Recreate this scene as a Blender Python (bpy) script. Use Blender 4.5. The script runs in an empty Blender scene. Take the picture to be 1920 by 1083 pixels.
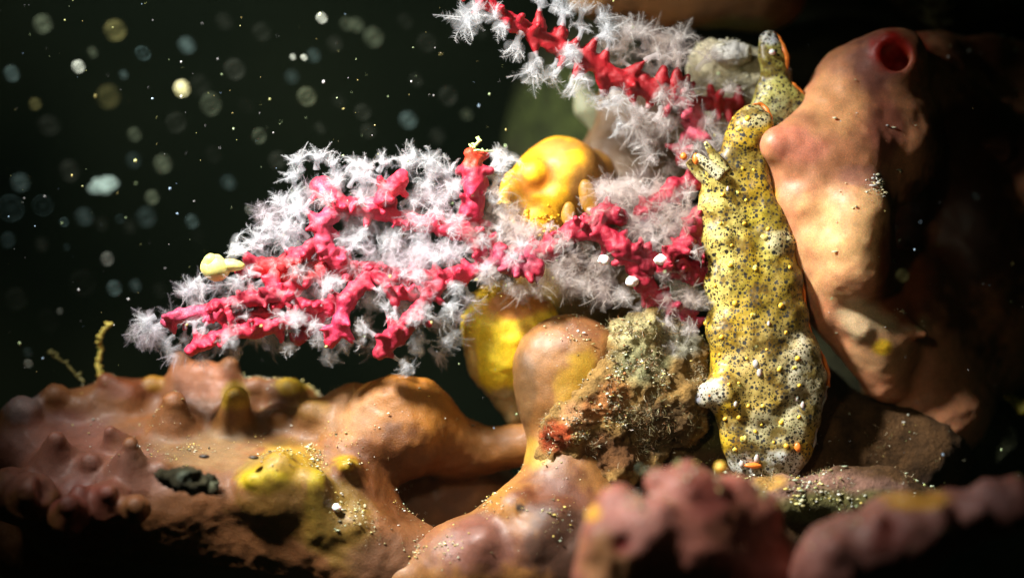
import bpy, math, random
import numpy as np
from mathutils import Vector, Matrix, Quaternion

random.seed(7); rng = np.random.default_rng(7)
scene = bpy.context.scene
COL = scene.collection

# ------------------------------------------------------------------ camera, water, strobe light
CAMD = 40.0                                  # camera to focus plane; 1 unit = 100 photo pixels there
cam_d = bpy.data.cameras.new('camera'); cam = bpy.data.objects.new('camera', cam_d); COL.objects.link(cam)
cam.location = (0, -CAMD, 0); cam.rotation_euler = (math.radians(90), 0, 0)
cam_d.sensor_width = 36; cam_d.lens = 36 * CAMD / 19.2
cam_d.clip_start = 0.5; cam_d.clip_end = 400
cam_d.dof.use_dof = True; cam_d.dof.focus_distance = CAMD - 0.25
cam_d.dof.aperture_fstop = (cam_d.lens / 1000) / 1.65
scene.camera = cam

world = bpy.data.worlds.new('World'); scene.world = world; world.use_nodes = True
wn, wl = world.node_tree.nodes, world.node_tree.links
bg = wn['Background']
wt = wn.new('ShaderNodeTexCoord'); wx = wn.new('ShaderNodeTexNoise'); wx.inputs['Scale'].default_value = 16.0
wx.inputs['Detail'].default_value = 3
wr = wn.new('ShaderNodeValToRGB')
wr.color_ramp.elements[0].position = 0.35; wr.color_ramp.elements[0].color = (0.0006, 0.0012, 0.0008, 1)
wr.color_ramp.elements[1].position = 0.7; wr.color_ramp.elements[1].color = (0.0050, 0.0064, 0.0032, 1)
wl.new(wt.outputs['Generated'], wx.inputs['Vector']); wl.new(wx.outputs['Fac'], wr.inputs['Fac'])
wl.new(wr.outputs['Color'], bg.inputs['Color']); bg.inputs['Strength'].default_value = 1.0

def spot(name, loc, target, energy, size_deg, blend, radius, color):
    d = bpy.data.lights.new(name, 'SPOT'); o = bpy.data.objects.new(name, d); COL.objects.link(o)
    o.location = loc; o.rotation_euler = (Vector(target) - Vector(loc)).to_track_quat('-Z', 'Y').to_euler()
    d.energy = energy; d.spot_size = math.radians(size_deg); d.spot_blend = blend
    d.shadow_soft_size = radius; d.color = color
    return o
# the diver's strobe, up and to the left, and a weak frontal fill lamp added to lift the shadows
spot('strobe', (-12.0, -10.0, 15.5), (-1.2, 0, 0.2), 104000, 48, 1.0, 1.7, (1.0, 0.965, 0.91))
spot('fill_light', (-6.0, -26, 8.0), (0.6, 0, 0.6), 10500, 30, 1.0, 1.2, (1.0, 0.86, 0.62))

vs = scene.view_settings
scene.display_settings.display_device = 'sRGB'
vs.view_transform = 'Standard'; vs.look = 'None'; vs.exposure = 0.0; vs.gamma = 1.0; vs.use_curve_mapping = False
scene.render.engine = 'CYCLES'
cy = scene.cycles
cy.use_denoising = True; cy.max_bounces = 8; cy.diffuse_bounces = 3; cy.glossy_bounces = 2
cy.transmission_bounces = 4; cy.transparent_max_bounces = 48; cy.sample_clamp_indirect = 4.0

# ------------------------------------------------------------------ helpers
def P(u, v, y=0.0):
    s = (CAMD + y) / CAMD
    return np.array(((u - 960) / 100 * s, y, (541.5 - v) / 100 * s))
def R(r, y=0.0): return r / 100 * (CAMD + y) / CAMD

def hash3(ix, iy, iz, seed):
    h = (ix * 374761393 + iy * 668265263 + iz * 2147483647 + seed * 1274126177) & 0xffffffff
    h = ((h ^ (h >> 13)) * 1274126177) & 0xffffffff
    return ((h ^ (h >> 16)) & 0xffff) / 65535.0 * 2 - 1
def noise(p, f, seed=0):
    q = p * f + 1000.0; i = np.floor(q).astype(np.int64); t = q - i; t = t * t * (3 - 2 * t)
    r = 0
    for dx in (0, 1):
        for dy in (0, 1):
            for dz in (0, 1):
                w = (t[:, 0] if dx else 1 - t[:, 0]) * (t[:, 1] if dy else 1 - t[:, 1]) * (t[:, 2] if dz else 1 - t[:, 2])
                r = r + w * hash3(i[:, 0] + dx, i[:, 1] + dy, i[:, 2] + dz, seed)
    return r
def fbm(p, f, seed=0, o=3):
    return sum(noise(p, f * 2 ** k, seed + k) / 2 ** k for k in range(o))

class Flesh:
    """A body of smoothly blended round cones and ellipsoids, turned into one closed skin."""
    def __init__(self): self.pr = []
    def S(self, u, v, r, y=0, k=.3, sz=(1, 1, 1), neg=False, rot=0.0):
        c = P(u, v, y); self.pr.append(('s', c, None, R(r, y), 0, k, sz, neg, rot)); return self
    def C(self, u, v, y, r, u2, v2, y2, r2, k=.3, neg=False):
        self.pr.append(('c', P(u, v, y), P(u2, v2, y2), R(r, y), R(r2, y2), k, None, neg, 0)); return self
    def CW(self, a, b, r, r2, k=.1):
        self.pr.append(('c', np.array(a, float), np.array(b, float), r, r2, k, None, False, 0)); return self
    def mesh(self, h):
        lo = np.full(3, 1e9); hi = np.full(3, -1e9); bb = []
        for t, a, b, r, r2, k, sz, neg, rot in self.pr:
            if t == 's':
                m = r * (max(sz) if rot else np.array(sz)); l, g = a - m, a + m
            else: l = np.minimum(a - r, b - r2); g = np.maximum(a + r, b + r2)
            bb.append((l, g))
            if not neg: lo = np.minimum(lo, l); hi = np.maximum(hi, g)
        kk = max(p[5] for p in self.pr)
        lo = lo - 3 * h - kk * .3; hi = hi + 3 * h + kk * .3
        n = np.ceil((hi - lo) / h).astype(int) + 1
        ax = [lo[i] + h * np.arange(n[i]) for i in range(3)]
        D = np.full(n, 5.0, np.float32)
        for (t, a, b, r, r2, k, sz, neg, rot), (l, g) in zip(self.pr, bb):
            m = k + 3 * h
            i0 = np.clip(np.floor((l - m - lo) / h).astype(int), 0, n - 1); i1 = np.clip(np.ceil((g + m - lo) / h).astype(int) + 1, 1, n)
            if (i1 <= i0).any(): continue
            sl = tuple(slice(i0[i], i1[i]) for i in range(3))
            X = ax[0][sl[0]][:, None, None]; Y = ax[1][sl[1]][None, :, None]; Z = ax[2][sl[2]][None, None, :]
            if t == 's':
                dx, dy, dz = X - a[0], Y - a[1], Z - a[2]
                if rot:
                    cr, sr = math.cos(rot), math.sin(rot); dx, dz = dx * cr + dz * sr, -dx * sr + dz * cr
                q = np.sqrt((dx / sz[0]) ** 2 + (dy / sz[1]) ** 2 + (dz / sz[2]) ** 2)
                d = (q - r) * min(sz)
                if max(sz) > 1.01 * min(sz):
                    g2 = np.sqrt((dx / sz[0] ** 2) ** 2 + (dy / sz[1] ** 2) ** 2 + (dz / sz[2] ** 2) ** 2) + 1e-6
                    d = q * (q - r) / g2
            else:
                ab = b - a; L2 = float(ab @ ab) + 1e-9
                tt = np.clip(((X - a[0]) * ab[0] + (Y - a[1]) * ab[1] + (Z - a[2]) * ab[2]) / L2, 0, 1)
                d = np.sqrt((X - a[0] - tt * ab[0]) ** 2 + (Y - a[1] - tt * ab[1]) ** 2 + (Z - a[2] - tt * ab[2]) ** 2) - (r + (r2 - r) * tt)
            D0 = D[sl]
            if neg:
                hh = np.clip(k - np.abs(D0 + d), 0, None) / k
                D[sl] = np.maximum(D0, -d) + hh * hh * k * .25
            else:
                hh = np.clip(k - np.abs(D0 - d), 0, None) / k
                D[sl] = np.minimum(D0, d) - hh * hh * k * .25
        ins = D < 0
        c8 = [ins[i:n[0] - 1 + i, j:n[1] - 1 + j, l:n[2] - 1 + l] for i in (0, 1) for j in (0, 1) for l in (0, 1)]
        cnt = sum(c.astype(np.int8) for c in c8)
        act = np.argwhere((cnt > 0) & (cnt < 8))
        idx = np.full(n - 1, -1, np.int64); idx[act[:, 0], act[:, 1], act[:, 2]] = np.arange(len(act))
        acc = np.zeros((len(act), 3)); w = np.zeros(len(act))
        cor = [(i, j, l) for i in (0, 1) for j in (0, 1) for l in (0, 1)]
        for a0 in range(8):
            for axx in range(3):
                ca = cor[a0]
                if ca[axx]: continue
                cb = list(ca); cb[axx] = 1
                da = D[act[:, 0] + ca[0], act[:, 1] + ca[1], act[:, 2] + ca[2]]; db = D[act[:, 0] + cb[0], act[:, 1] + cb[1], act[:, 2] + cb[2]]
                m = (da < 0) != (db < 0); t = np.where(m, da / np.where(m, da - db, 1), 0)
                p = np.array(ca, float)[None, :].repeat(len(act), 0); p[:, axx] += t
                acc += p * m[:, None]; w += m
        V = (act + acc / w[:, None]) * h + lo
        F = []
        for axx in range(3):
            o1, o2 = (axx + 1) % 3, (axx + 2) % 3
            s0 = [slice(None)] * 3; s1 = [slice(None)] * 3; s0[axx] = slice(0, -1); s1[axx] = slice(1, None)
            A, B = ins[tuple(s0)], ins[tuple(s1)]
            e = np.argwhere(A != B)
            e = e[(e[:, o1] > 0) & (e[:, o2] > 0) & (e[:, o1] < n[o1] - 1) & (e[:, o2] < n[o2] - 1)]
            flip = A[e[:, 0], e[:, 1], e[:, 2]]
            def gi(d1, d2):
                q = e.copy(); q[:, o1] -= d1; q[:, o2] -= d2; return idx[q[:, 0], q[:, 1], q[:, 2]]
            f = np.stack([gi(1, 1), gi(0, 1), gi(0, 0), gi(1, 0)], 1)
            f[~flip] = f[~flip][:, ::-1]; F.append(f)
        return V, np.concatenate(F)

def normals(V, F):
    N = np.zeros_like(V); fn = np.cross(V[F[:, 2]] - V[F[:, 0]], V[F[:, 3]] - V[F[:, 1]])
    for k in range(4): np.add.at(N, F[:, k], fn)
    return N / (np.linalg.norm(N, axis=1, keepdims=True) + 1e-9)

def link_mesh(name, V, F, mat, tint=None, parent=None, smooth=True):
    me = bpy.data.meshes.new(name)
    if isinstance(F, np.ndarray):
        k = F.shape[1]
        me.vertices.add(len(V)); me.vertices.foreach_set('co', np.asarray(V, np.float32).ravel())
        me.loops.add(F.size); me.loops.foreach_set('vertex_index', F.astype(np.int32).ravel())
        me.polygons.add(len(F)); me.polygons.foreach_set('loop_start', np.arange(0, F.size, k, dtype=np.int32))
        me.update(calc_edges=True)
    else: me.from_pydata([tuple(v) for v in V], [], F); me.update()
    if smooth: me.polygons.foreach_set('use_smooth', np.ones(len(me.polygons), bool))
    if tint is not None:
        at = me.color_attributes.new('tint', 'FLOAT_COLOR', 'POINT')
        at.data.foreach_set('color', np.concatenate([tint, np.ones((len(V), 1))], 1).astype(np.float32).ravel())
    me.materials.append(mat)
    o = bpy.data.objects.new(name, me); COL.objects.link(o)
    if parent: o.parent = parent
    return o

def tag(o, label=None, cat=None, group=None, kind=None):
    if label: o['label'] = label
    if cat: o['category'] = cat
    if group: o['group'] = group
    if kind: o['kind'] = kind
    return o
def empty(name, loc=(0, 0, 0)):
    o = bpy.data.objects.new(name, None); COL.objects.link(o); o.location = loc; o.empty_display_size = .2; return o

def paint(V, base, patches, seed=0, vary=.18, f=.9):
    """Colours of a skin: base pigment with soft-edged patches, some imitating light or shade."""
    T = np.tile(np.array(base, float), (len(V), 1))
    s = (CAMD + V[:, 1]) / CAMD
    u = V[:, 0] / s * 100 + 960; v = 541.5 - V[:, 2] / s * 100
    wob = fbm(V, 1.6, seed + 5) * .32 + fbm(V, 7, seed + 6) * .13
    for pt in patches:
        (cu, cv, ru, rv, col), st = pt[:5], (pt[5] if len(pt) > 5 else 1.0)
        d = np.sqrt(((u - cu) / ru) ** 2 + ((v - cv) / rv) ** 2) + wob
        w = np.clip((1.25 - d) / .6, 0, 1); w = (w * w * (3 - 2 * w) * st)[:, None]
        T = T * (1 - w) + np.array(col, float) * w
    return T * (1 + vary * fbm(V, f, seed + 9))[:, None]

SKINS = {}
TONE = {'sponge_flesh': .46, 'smooth_sponge_flesh': .50, 'encrusted_rock': .8, 'coral_red': .68, 'slug_skin': .78}
def skin(name, flesh, h, mat, base, patches=(), disp=(), seed=0, parent=None, vary=.18, tone=None):
    V, F = flesh.mesh(h)
    for amp, f in disp:
        V = V + normals(V, F) * (amp * fbm(V, f, seed + int(f * 10)))[:, None]
    T = np.clip((paint(V, base, patches, seed, vary) * (np.array((1.0, .95, .84)) if 'sponge' in mat.name else 1.0)) ** (1.12 if 'sponge' in mat.name else 1.0) * (TONE.get(mat.name, 1.0) if tone is None else tone), 0.001, 1)
    o = link_mesh(name, V, F, mat, T, parent)
    SKINS[o.name] = (V, normals(V, F))
    return o

# ------------------------------------------------------------------ materials
def new_mat(name):
    m = bpy.data.materials.new(name); m.use_nodes = True
    return m, m.node_tree.nodes, m.node_tree.links, m.node_tree.nodes['Principled BSDF']
def flesh_mat(name, rough=.5, sss=.25, srad=(.5, .18, .08), sscale=.35, grain=.12, fine=26, speck=(1.25, 1.2, 1.1), spec=.4, coat=.1, bump=.42):
    m, n, l, b = new_mat(name)
    at = n.new('ShaderNodeAttribute'); at.attribute_name = 'tint'
    tc = n.new('ShaderNodeTexCoord')
    nz = n.new('ShaderNodeTexNoise'); nz.inputs['Scale'].default_value = 2.2; nz.inputs['Detail'].default_value = 8; nz.inputs['Roughness'].default_value = .65
    l.new(tc.outputs['Object'], nz.inputs['Vector'])
    mr = n.new('ShaderNodeMapRange'); mr.inputs['From Min'].default_value = .3; mr.inputs['From Max'].default_value = .7
    mr.inputs['To Min'].default_value = 1 - 2.0 * grain; mr.inputs['To Max'].default_value = 1 + 1.6 * grain
    l.new(nz.outputs['Fac'], mr.inputs['Value'])
    mx = n.new('ShaderNodeVectorMath'); mx.operation = 'SCALE'
    l.new(at.outputs['Color'], mx.inputs[0]); l.new(mr.outputs[0], mx.inputs['Scale'])
    nf = n.new('ShaderNodeTexNoise'); nf.inputs['Scale'].default_value = 38; nf.inputs['Detail'].default_value = 5; nf.inputs['Roughness'].default_value = .8; l.new(tc.outputs['Object'], nf.inputs['Vector'])
    mf = n.new('ShaderNodeMapRange'); mf.inputs['From Min'].default_value = .3; mf.inputs['From Max'].default_value = .7; mf.inputs['To Min'].default_value = .72; mf.inputs['To Max'].default_value = 1.3; l.new(nf.outputs['Fac'], mf.inputs['Value'])
    mx2 = n.new('ShaderNodeVectorMath'); mx2.operation = 'SCALE'; l.new(mx.outputs[0], mx2.inputs[0]); l.new(mf.outputs[0], mx2.inputs['Scale']); mx = mx2
    # pores: fine pale speckle
    vo = n.new('ShaderNodeTexVoronoi'); vo.inputs['Scale'].default_value = fine; l.new(tc.outputs['Object'], vo.inputs['Vector'])
    vr = n.new('ShaderNodeMapRange'); vr.inputs['From Min'].default_value = .12; vr.inputs['From Max'].default_value = .35
    vr.inputs['To Min'].default_value = 1; vr.inputs['To Max'].default_value = 0; l.new(vo.outputs['Distance'], vr.inputs['Value'])
    mm = n.new('ShaderNodeMix'); mm.data_type = 'RGBA'; mm.blend_type = 'MULTIPLY'
    mm.inputs['B'].default_value = (*speck, 1); l.new(vr.outputs[0], mm.inputs['Factor']); l.new(mx.outputs[0], mm.inputs['A'])
    l.new(mm.outputs['Result'], b.inputs['Base Color'])
    nb = n.new('ShaderNodeTexNoise'); nb.inputs['Scale'].default_value = 12 if rough > .8 else 34; nb.inputs['Detail'].default_value = 7; nb.inputs['Roughness'].default_value = .7
    l.new(tc.outputs['Object'], nb.inputs['Vector'])
    bp = n.new('ShaderNodeBump'); bp.inputs['Strength'].default_value = bump; bp.inputs['Distance'].default_value = .12 if rough > .8 else .05
    l.new(nb.outputs['Fac'], bp.inputs['Height']); l.new(bp.outputs['Normal'], b.inputs['Normal'])
    b.inputs['Roughness'].default_value = rough; b.inputs['Specular IOR Level'].default_value = spec
    b.inputs['Subsurface Weight'].default_value = sss; b.inputs['Subsurface Radius'].default_value = srad; b.inputs['Subsurface Scale'].default_value = sscale
    b.inputs['Coat Weight'].default_value = coat; b.inputs['Coat Roughness'].default_value = .35
    return m
M_sponge = flesh_mat('sponge_flesh')
M_wax = flesh_mat('smooth_sponge_flesh', rough=.5, grain=.14, bump=.28, sss=.35, speck=(1.3, 1.3, 1.25))
M_rock = flesh_mat('encrusted_rock', rough=.9, sss=0, grain=.3, fine=12, bump=.9, coat=0, spec=.2)
M_coral = flesh_mat('coral_red', rough=.5, sss=.3, srad=(.5, .06, .08), sscale=.25, grain=.16, fine=34, speck=(1.25, 3.2, 2.2), bump=.4)

def slug_mat():
    m, n, l, b = new_mat('slug_skin')
    at = n.new('ShaderNodeAttribute'); at.attribute_name = 'tint'; tc = n.new('ShaderNodeTexCoord')
    nz = n.new('ShaderNodeTexNoise'); nz.inputs['Scale'].default_value = 2.6; nz.inputs['Detail'].default_value = 6; nz.inputs['Roughness'].default_value = .6
    l.new(tc.outputs['Object'], nz.inputs['Vector'])
    cr = n.new('ShaderNodeValToRGB'); e = cr.color_ramp.elements
    e[0].position = .40; e[0].color = (.36, .27, .10, 1); e[1].position = .68; e[1].color = (1.2, 1.16, 1.25, 1)
    k = cr.color_ramp.elements.new(.52); k.color = (1, .98, .9, 1)
    l.new(nz.outputs['Fac'], cr.inputs['Fac'])
    mx = n.new('ShaderNodeMix'); mx.data_type = 'RGBA'; mx.blend_type = 'MULTIPLY'; mx.inputs['Factor'].default_value = 1; mx.clamp_result = False
    l.new(at.outputs['Color'], mx.inputs['A']); l.new(cr.outputs['Color'], mx.inputs['B'])
    prev = mx.outputs['Result']
    for sc, t0, col in ((9.0, .23, (.02, .02, .022)), (14, .28, (.035, .03, .02)), (24, .30, (.07, .05, .015))):
        ds = n.new('ShaderNodeTexNoise'); ds.inputs['Scale'].default_value = 5
        vo = n.new('ShaderNodeTexVoronoi'); vo.inputs['Scale'].default_value = sc; l.new(tc.outputs['Object'], vo.inputs['Vector'])
        # spots vary in size and some are missing
        vm = n.new('ShaderNodeMath'); vm.operation = 'MULTIPLY_ADD'; vm.inputs[1].default_value = .34
        sp = n.new('ShaderNodeSeparateColor'); l.new(vo.outputs['Color'], sp.inputs[0]); l.new(sp.outputs[0], vm.inputs[0]); vm.inputs[2].default_value = -.17
        ad = n.new('ShaderNodeMath'); ad.operation = 'ADD'; l.new(vo.outputs['Distance'], ad.inputs[0]); l.new(vm.outputs[0], ad.inputs[1])
        mr = n.new('ShaderNodeMapRange'); mr.inputs['From Min'].default_value = t0 - .07; mr.inputs['From Max'].default_value = t0 + .03
        mr.inputs['To Min'].default_value = 1; mr.inputs['To Max'].default_value = 0; l.new(ad.outputs[0], mr.inputs['Value'])
        m2 = n.new('ShaderNodeMix'); m2.data_type = 'RGBA'; m2.inputs['B'].default_value = (*col, 1); l.new(mr.outputs[0], m2.inputs['Factor']); l.new(prev, m2.inputs['A'])
        prev = m2.outputs['Result']
    l.new(prev, b.inputs['Base Color'])
    nb = n.new('ShaderNodeTexNoise'); nb.inputs['Scale'].default_value = 7; nb.inputs['Detail'].default_value = 5
    l.new(tc.outputs['Object'], nb.inputs['Vector'])
    bp = n.new('ShaderNodeBump'); bp.inputs['Strength'].default_value = .16; bp.inputs['Distance'].default_value = .12
    l.new(nb.outputs['Fac'], bp.inputs['Height']); l.new(bp.outputs['Normal'], b.inputs['Normal'])
    b.inputs['Roughness'].default_value = .48; b.inputs['Coat Weight'].default_value = .12; b.inputs['Coat Roughness'].default_value = .25
    b.inputs['Subsurface Weight'].default_value = .15; b.inputs['Subsurface Scale'].default_value = .12
    return m
M_slug = slug_mat()

def plain(name, col, rough=.5, sss=.0, emis=0, bump=0, var=.25):
    m, n, l, b = new_mat(name)
    tc = n.new('ShaderNodeTexCoord'); nz = n.new('ShaderNodeTexNoise'); nz.inputs['Scale'].default_value = 9; nz.inputs['Detail'].default_value = 4
    l.new(tc.outputs['Object'], nz.inputs['Vector'])
    cr = n.new('ShaderNodeValToRGB'); e = cr.color_ramp.elements
    e[0].position = .3; e[0].color = (*[c * (1 - var) for c in col], 1); e[1].position = .7; e[1].color = (*[min(1, c * (1 + var)) for c in col], 1)
    l.new(nz.outputs['Fac'], cr.inputs['Fac']); l.new(cr.outputs['Color'], b.inputs['Base Color'])
    b.inputs['Roughness'].default_value = rough; b.inputs['Subsurface Weight'].default_value = sss; b.inputs['Subsurface Scale'].default_value = .1
    return m
M_orange = plain('slug_orange', (.85, .22, .03), .4, .2)
M_papilla = plain('papilla_yellow', (.9, .52, .06), .4, .3)
M_palerim = plain('slug_pale_rim', (.50, .46, .42), .4, .5)
M_yellowflesh = plain('ochre_lobe', (.52, .27, .02), .5, .3)

def veil(name, col, alpha, trans=.4, rim=0.0, soft=0.0):
    """Thin translucent tissue: scatters and passes light."""
    m, n, l, b = new_mat(name); n.remove(b); out = n['Material Output']
    tc = n.new('ShaderNodeTexCoord'); nz = n.new('ShaderNodeTexNoise'); nz.inputs['Scale'].default_value = 6
    l.new(tc.outputs['Object'], nz.inputs['Vector'])
    cr = n.new('ShaderNodeValToRGB'); e = cr.color_ramp.elements
    e[0].position = .3; e[0].color = (*[c * .85 for c in col], 1); e[1].position = .7; e[1].color = (*[min(1, c * 1.1) for c in col], 1)
    l.new(nz.outputs['Fac'], cr.inputs['Fac'])
    d = n.new('ShaderNodeBsdfDiffuse'); t = n.new('ShaderNodeBsdfTranslucent'); tr = n.new('ShaderNodeBsdfTransparent')
    l.new(cr.outputs[0], d.inputs[0]); l.new(cr.outputs[0], t.inputs[0])
    m1 = n.new('ShaderNodeMixShader'); m1.inputs[0].default_value = trans; l.new(d.outputs[0], m1.inputs[1]); l.new(t.outputs[0], m1.inputs[2])
    m2 = n.new('ShaderNodeMixShader'); l.new(tr.outputs[0], m2.inputs[1]); l.new(m1.outputs[0], m2.inputs[2])
    m2.inputs[0].default_value = alpha
    if soft:                                 # thin towards the edge of the tissue, thick seen face on
        g = n.new('ShaderNodeNewGeometry'); dt = n.new('ShaderNodeVectorMath'); dt.operation = 'DOT_PRODUCT'; l.new(g.outputs['Normal'], dt.inputs[0]); l.new(g.outputs['Incoming'], dt.inputs[1])
        ab = n.new('ShaderNodeMath'); ab.operation = 'ABSOLUTE'; l.new(dt.outputs['Value'], ab.inputs[0])
        pw = n.new('ShaderNodeMath'); pw.operation = 'POWER'; pw.inputs[1].default_value = soft; l.new(ab.outputs[0], pw.inputs[0])
        mu = n.new('ShaderNodeMath'); mu.operation = 'MULTIPLY'; mu.inputs[1].default_value = alpha; l.new(pw.outputs[0], mu.inputs[0]); l.new(mu.outputs[0], m2.inputs[0])
    if rim:
        oi = n.new('ShaderNodeObjectInfo'); rv = n.new('ShaderNodeMapRange'); rv.inputs['To Min'].default_value = .12; rv.inputs['To Max'].default_value = 1.1; l.new(oi.outputs['Random'], rv.inputs['Value'])
        lw = n.new('ShaderNodeLayerWeight'); lw.inputs[0].default_value = .5
        r2 = n.new('ShaderNodeValToRGB'); q = r2.color_ramp.elements
        q[0].position = 0; q[0].color = (alpha * .9,) * 3 + (1,); q[1].position = 1; q[1].color = (0, 0, 0, 1)
        for pos, a in ((.05, alpha * .4), (.16, alpha * .35), (.24, alpha * .9), (.33, alpha * .4), (.58, alpha * .5), (.74, alpha * 1.3), (.86, alpha * .6)):  # rings imitate the diffraction rings of an out-of-focus speck
            z = r2.color_ramp.elements.new(pos); z.color = (a, a, a, 1)
        l.new(lw.outputs['Facing'], r2.inputs[0]); ml = n.new('ShaderNodeMath'); ml.operation = 'MULTIPLY'; l.new(r2.outputs[0], ml.inputs[0]); l.new(rv.outputs[0], ml.inputs[1])
        mn = n.new('ShaderNodeMath'); mn.operation = 'MULTIPLY'; nz.inputs['Scale'].default_value = 2.5; mz = n.new('ShaderNodeMapRange'); mz.inputs['From Min'].default_value = .3; mz.inputs['From Max'].default_value = .7; mz.inputs['To Min'].default_value = .45; mz.inputs['To Max'].default_value = 1.3
        l.new(nz.outputs['Fac'], mz.inputs['Value']); l.new(ml.outputs[0], mn.inputs[0]); l.new(mz.outputs[0], mn.inputs[1]); l.new(mn.outputs[0], m2.inputs[0])
    l.new(m2.outputs[0], out.inputs[0])
    return m
M_polyp = veil('polyp_tentacle', (.90, .95, 1.0), .25, .5)
M_cup = veil('polyp_cup', (.84, .88, .96), .46, .5, soft=1.2)
M_polyp_warm = veil('polyp_tentacle_warm', (.88, .86, .84), .26, .5)
M_cup_warm = veil('polyp_cup_warm', (.88, .82, .82), .5, .5, soft=1.2)
M_polyp_deep = veil('deep_polyp_tentacle', (.84, .80, .88), .13, .5)
M_cup_deep = veil('deep_polyp_cup', (.84, .80, .86), .24, .5, soft=1.2)
M_polyp_deep_warm = veil('deep_polyp_tentacle_warm', (.84, .76, .70), .15, .5)
M_cup_deep_warm = veil('deep_polyp_cup_warm', (.8, .70, .62), .22, .5, soft=1.2)
M_fuzz = veil('polyp_fuzz', (.88, .93, 1.0), .18, .5, soft=2.0)  # soft shell imitating the milky haze of blurred pinnules
M_fuzz_warm = veil('polyp_fuzz_warm', (.86, .80, .78), .15, .5, soft=2.0)
M_fuzz_deep = veil('deep_polyp_fuzz', (.82, .70, .72), .085, .5, soft=2.0)

# ------------------------------------------------------------------ the big lumpy sponge, lower left
A = Flesh()
def sy(v): return 2.4 - (v - 700) * .0165          # the sponge's top slopes down towards the camera
def knob(u, v, h, r, rb=None, k=.22, lean=0, F=None):
    (F or A).C(u + lean, v + h, sy(v + h) + .15, rb or r * 1.7, u, v + r, sy(v + h) - .25 * h / 100, r, k)
def slab(u1, u2, v, r, k=.5, dv=0):
    A.C(u1, v + .855 * r, sy(v) + .0052 * r, r, u2, v + dv + .855 * r, sy(v + dv) + .0052 * r, r, k)
slab(210, 560, 735, 70); slab(70, 640, 790, 80); slab(110, 620, 845, 75); slab(150, 330, 890, 60); slab(330, 560, 885, 48)
slab(30, 60, 800, 45); A.S(20, 925, 50, -.6, .4)
A.C(560, 950, .2, 55, 640, 960, .2, 90, .5).C(640, 960, .2, 90, 690, 1030, .1, 90, .5).C(680, 1040, 0, 85, 860, 1090, 0, 80, .6)
# back row of mounds
knob(200, 700, 60, 17, 60, .35); knob(287, 704, 36, 18, 36); knob(240, 718, 40, 24, 50, .4)
A.C(345, 780, 1.7, 50, 338, 676, 1.6, 15, .3).C(425, 780, 1.6, 55, 432, 684, 1.5, 17, .3).C(385, 770, 1.7, 55, 385, 705, 1.7, 30, .35)
knob(478, 706, 40, 18, 40); knob(546, 710, 40, 22, 42); knob(515, 716, 30, 18, 30, .3)
knob(102, 716, 55, 25, 46); knob(42, 738, 50, 34, 44); knob(150, 742, 30, 20, 40, .35)
# front knobs
knob(326, 730, 75, 24, 52); knob(443, 724, 75, 24, 44); knob(582, 748, 50, 24, 40); knob(520, 762, 30, 18, 36)
knob(106, 808, 60, 18, 46, .25); knob(206, 797, 45, 12, 34, .2, 14); knob(245, 818, 75, 18, 52, .25); knob(170, 850, 30, 16, 30); knob(302, 862, 26, 14, 30)
knob(200, 905, 34, 18, 44); knob(128, 925, 40, 22, 40); knob(255, 930, 24, 18, 30); knob(150, 905, 30, 14, 26); knob(60, 890, 40, 30, 50)
A.C(120, 985, .1, 60, 540, 1010, .2, 95, .8).C(60, 1010, 1.4, 90, 560, 1040, 2.0, 120, .6).C(600, 1000, 2.3, 120, 860, 950, 2.6, 120, .6)
A.S(94, 915, 27, -1.55, .15, neg=True).S(208, 830, 14, -.35, .12, neg=True).S(165, 980, 20, -2.1, .2, neg=True).C(225, 895, -1.6, 8, 290, 880, -1.75, 10, .12, True)
# yellow-capped mounds in front
knob(528, 842, 50, 34, 52, .3); knob(502, 880, 26, 17, 44, .3); A.S(530, 935, 52, -.62, .4).S(480, 930, 34, -.75, .35); knob(470, 888, 20, 13, 24, .16); A.C(588, 905, -.95, 30, 606, 985, -.75, 30, .3); knob(650, 856, 26, 17, 26, .2)
A.C(690, 1000, -.5, 40, 665, 985, -.8, 24, .3).C(740, 1060, -.3, 45, 730, 1020, -.5, 22, .3)
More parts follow.
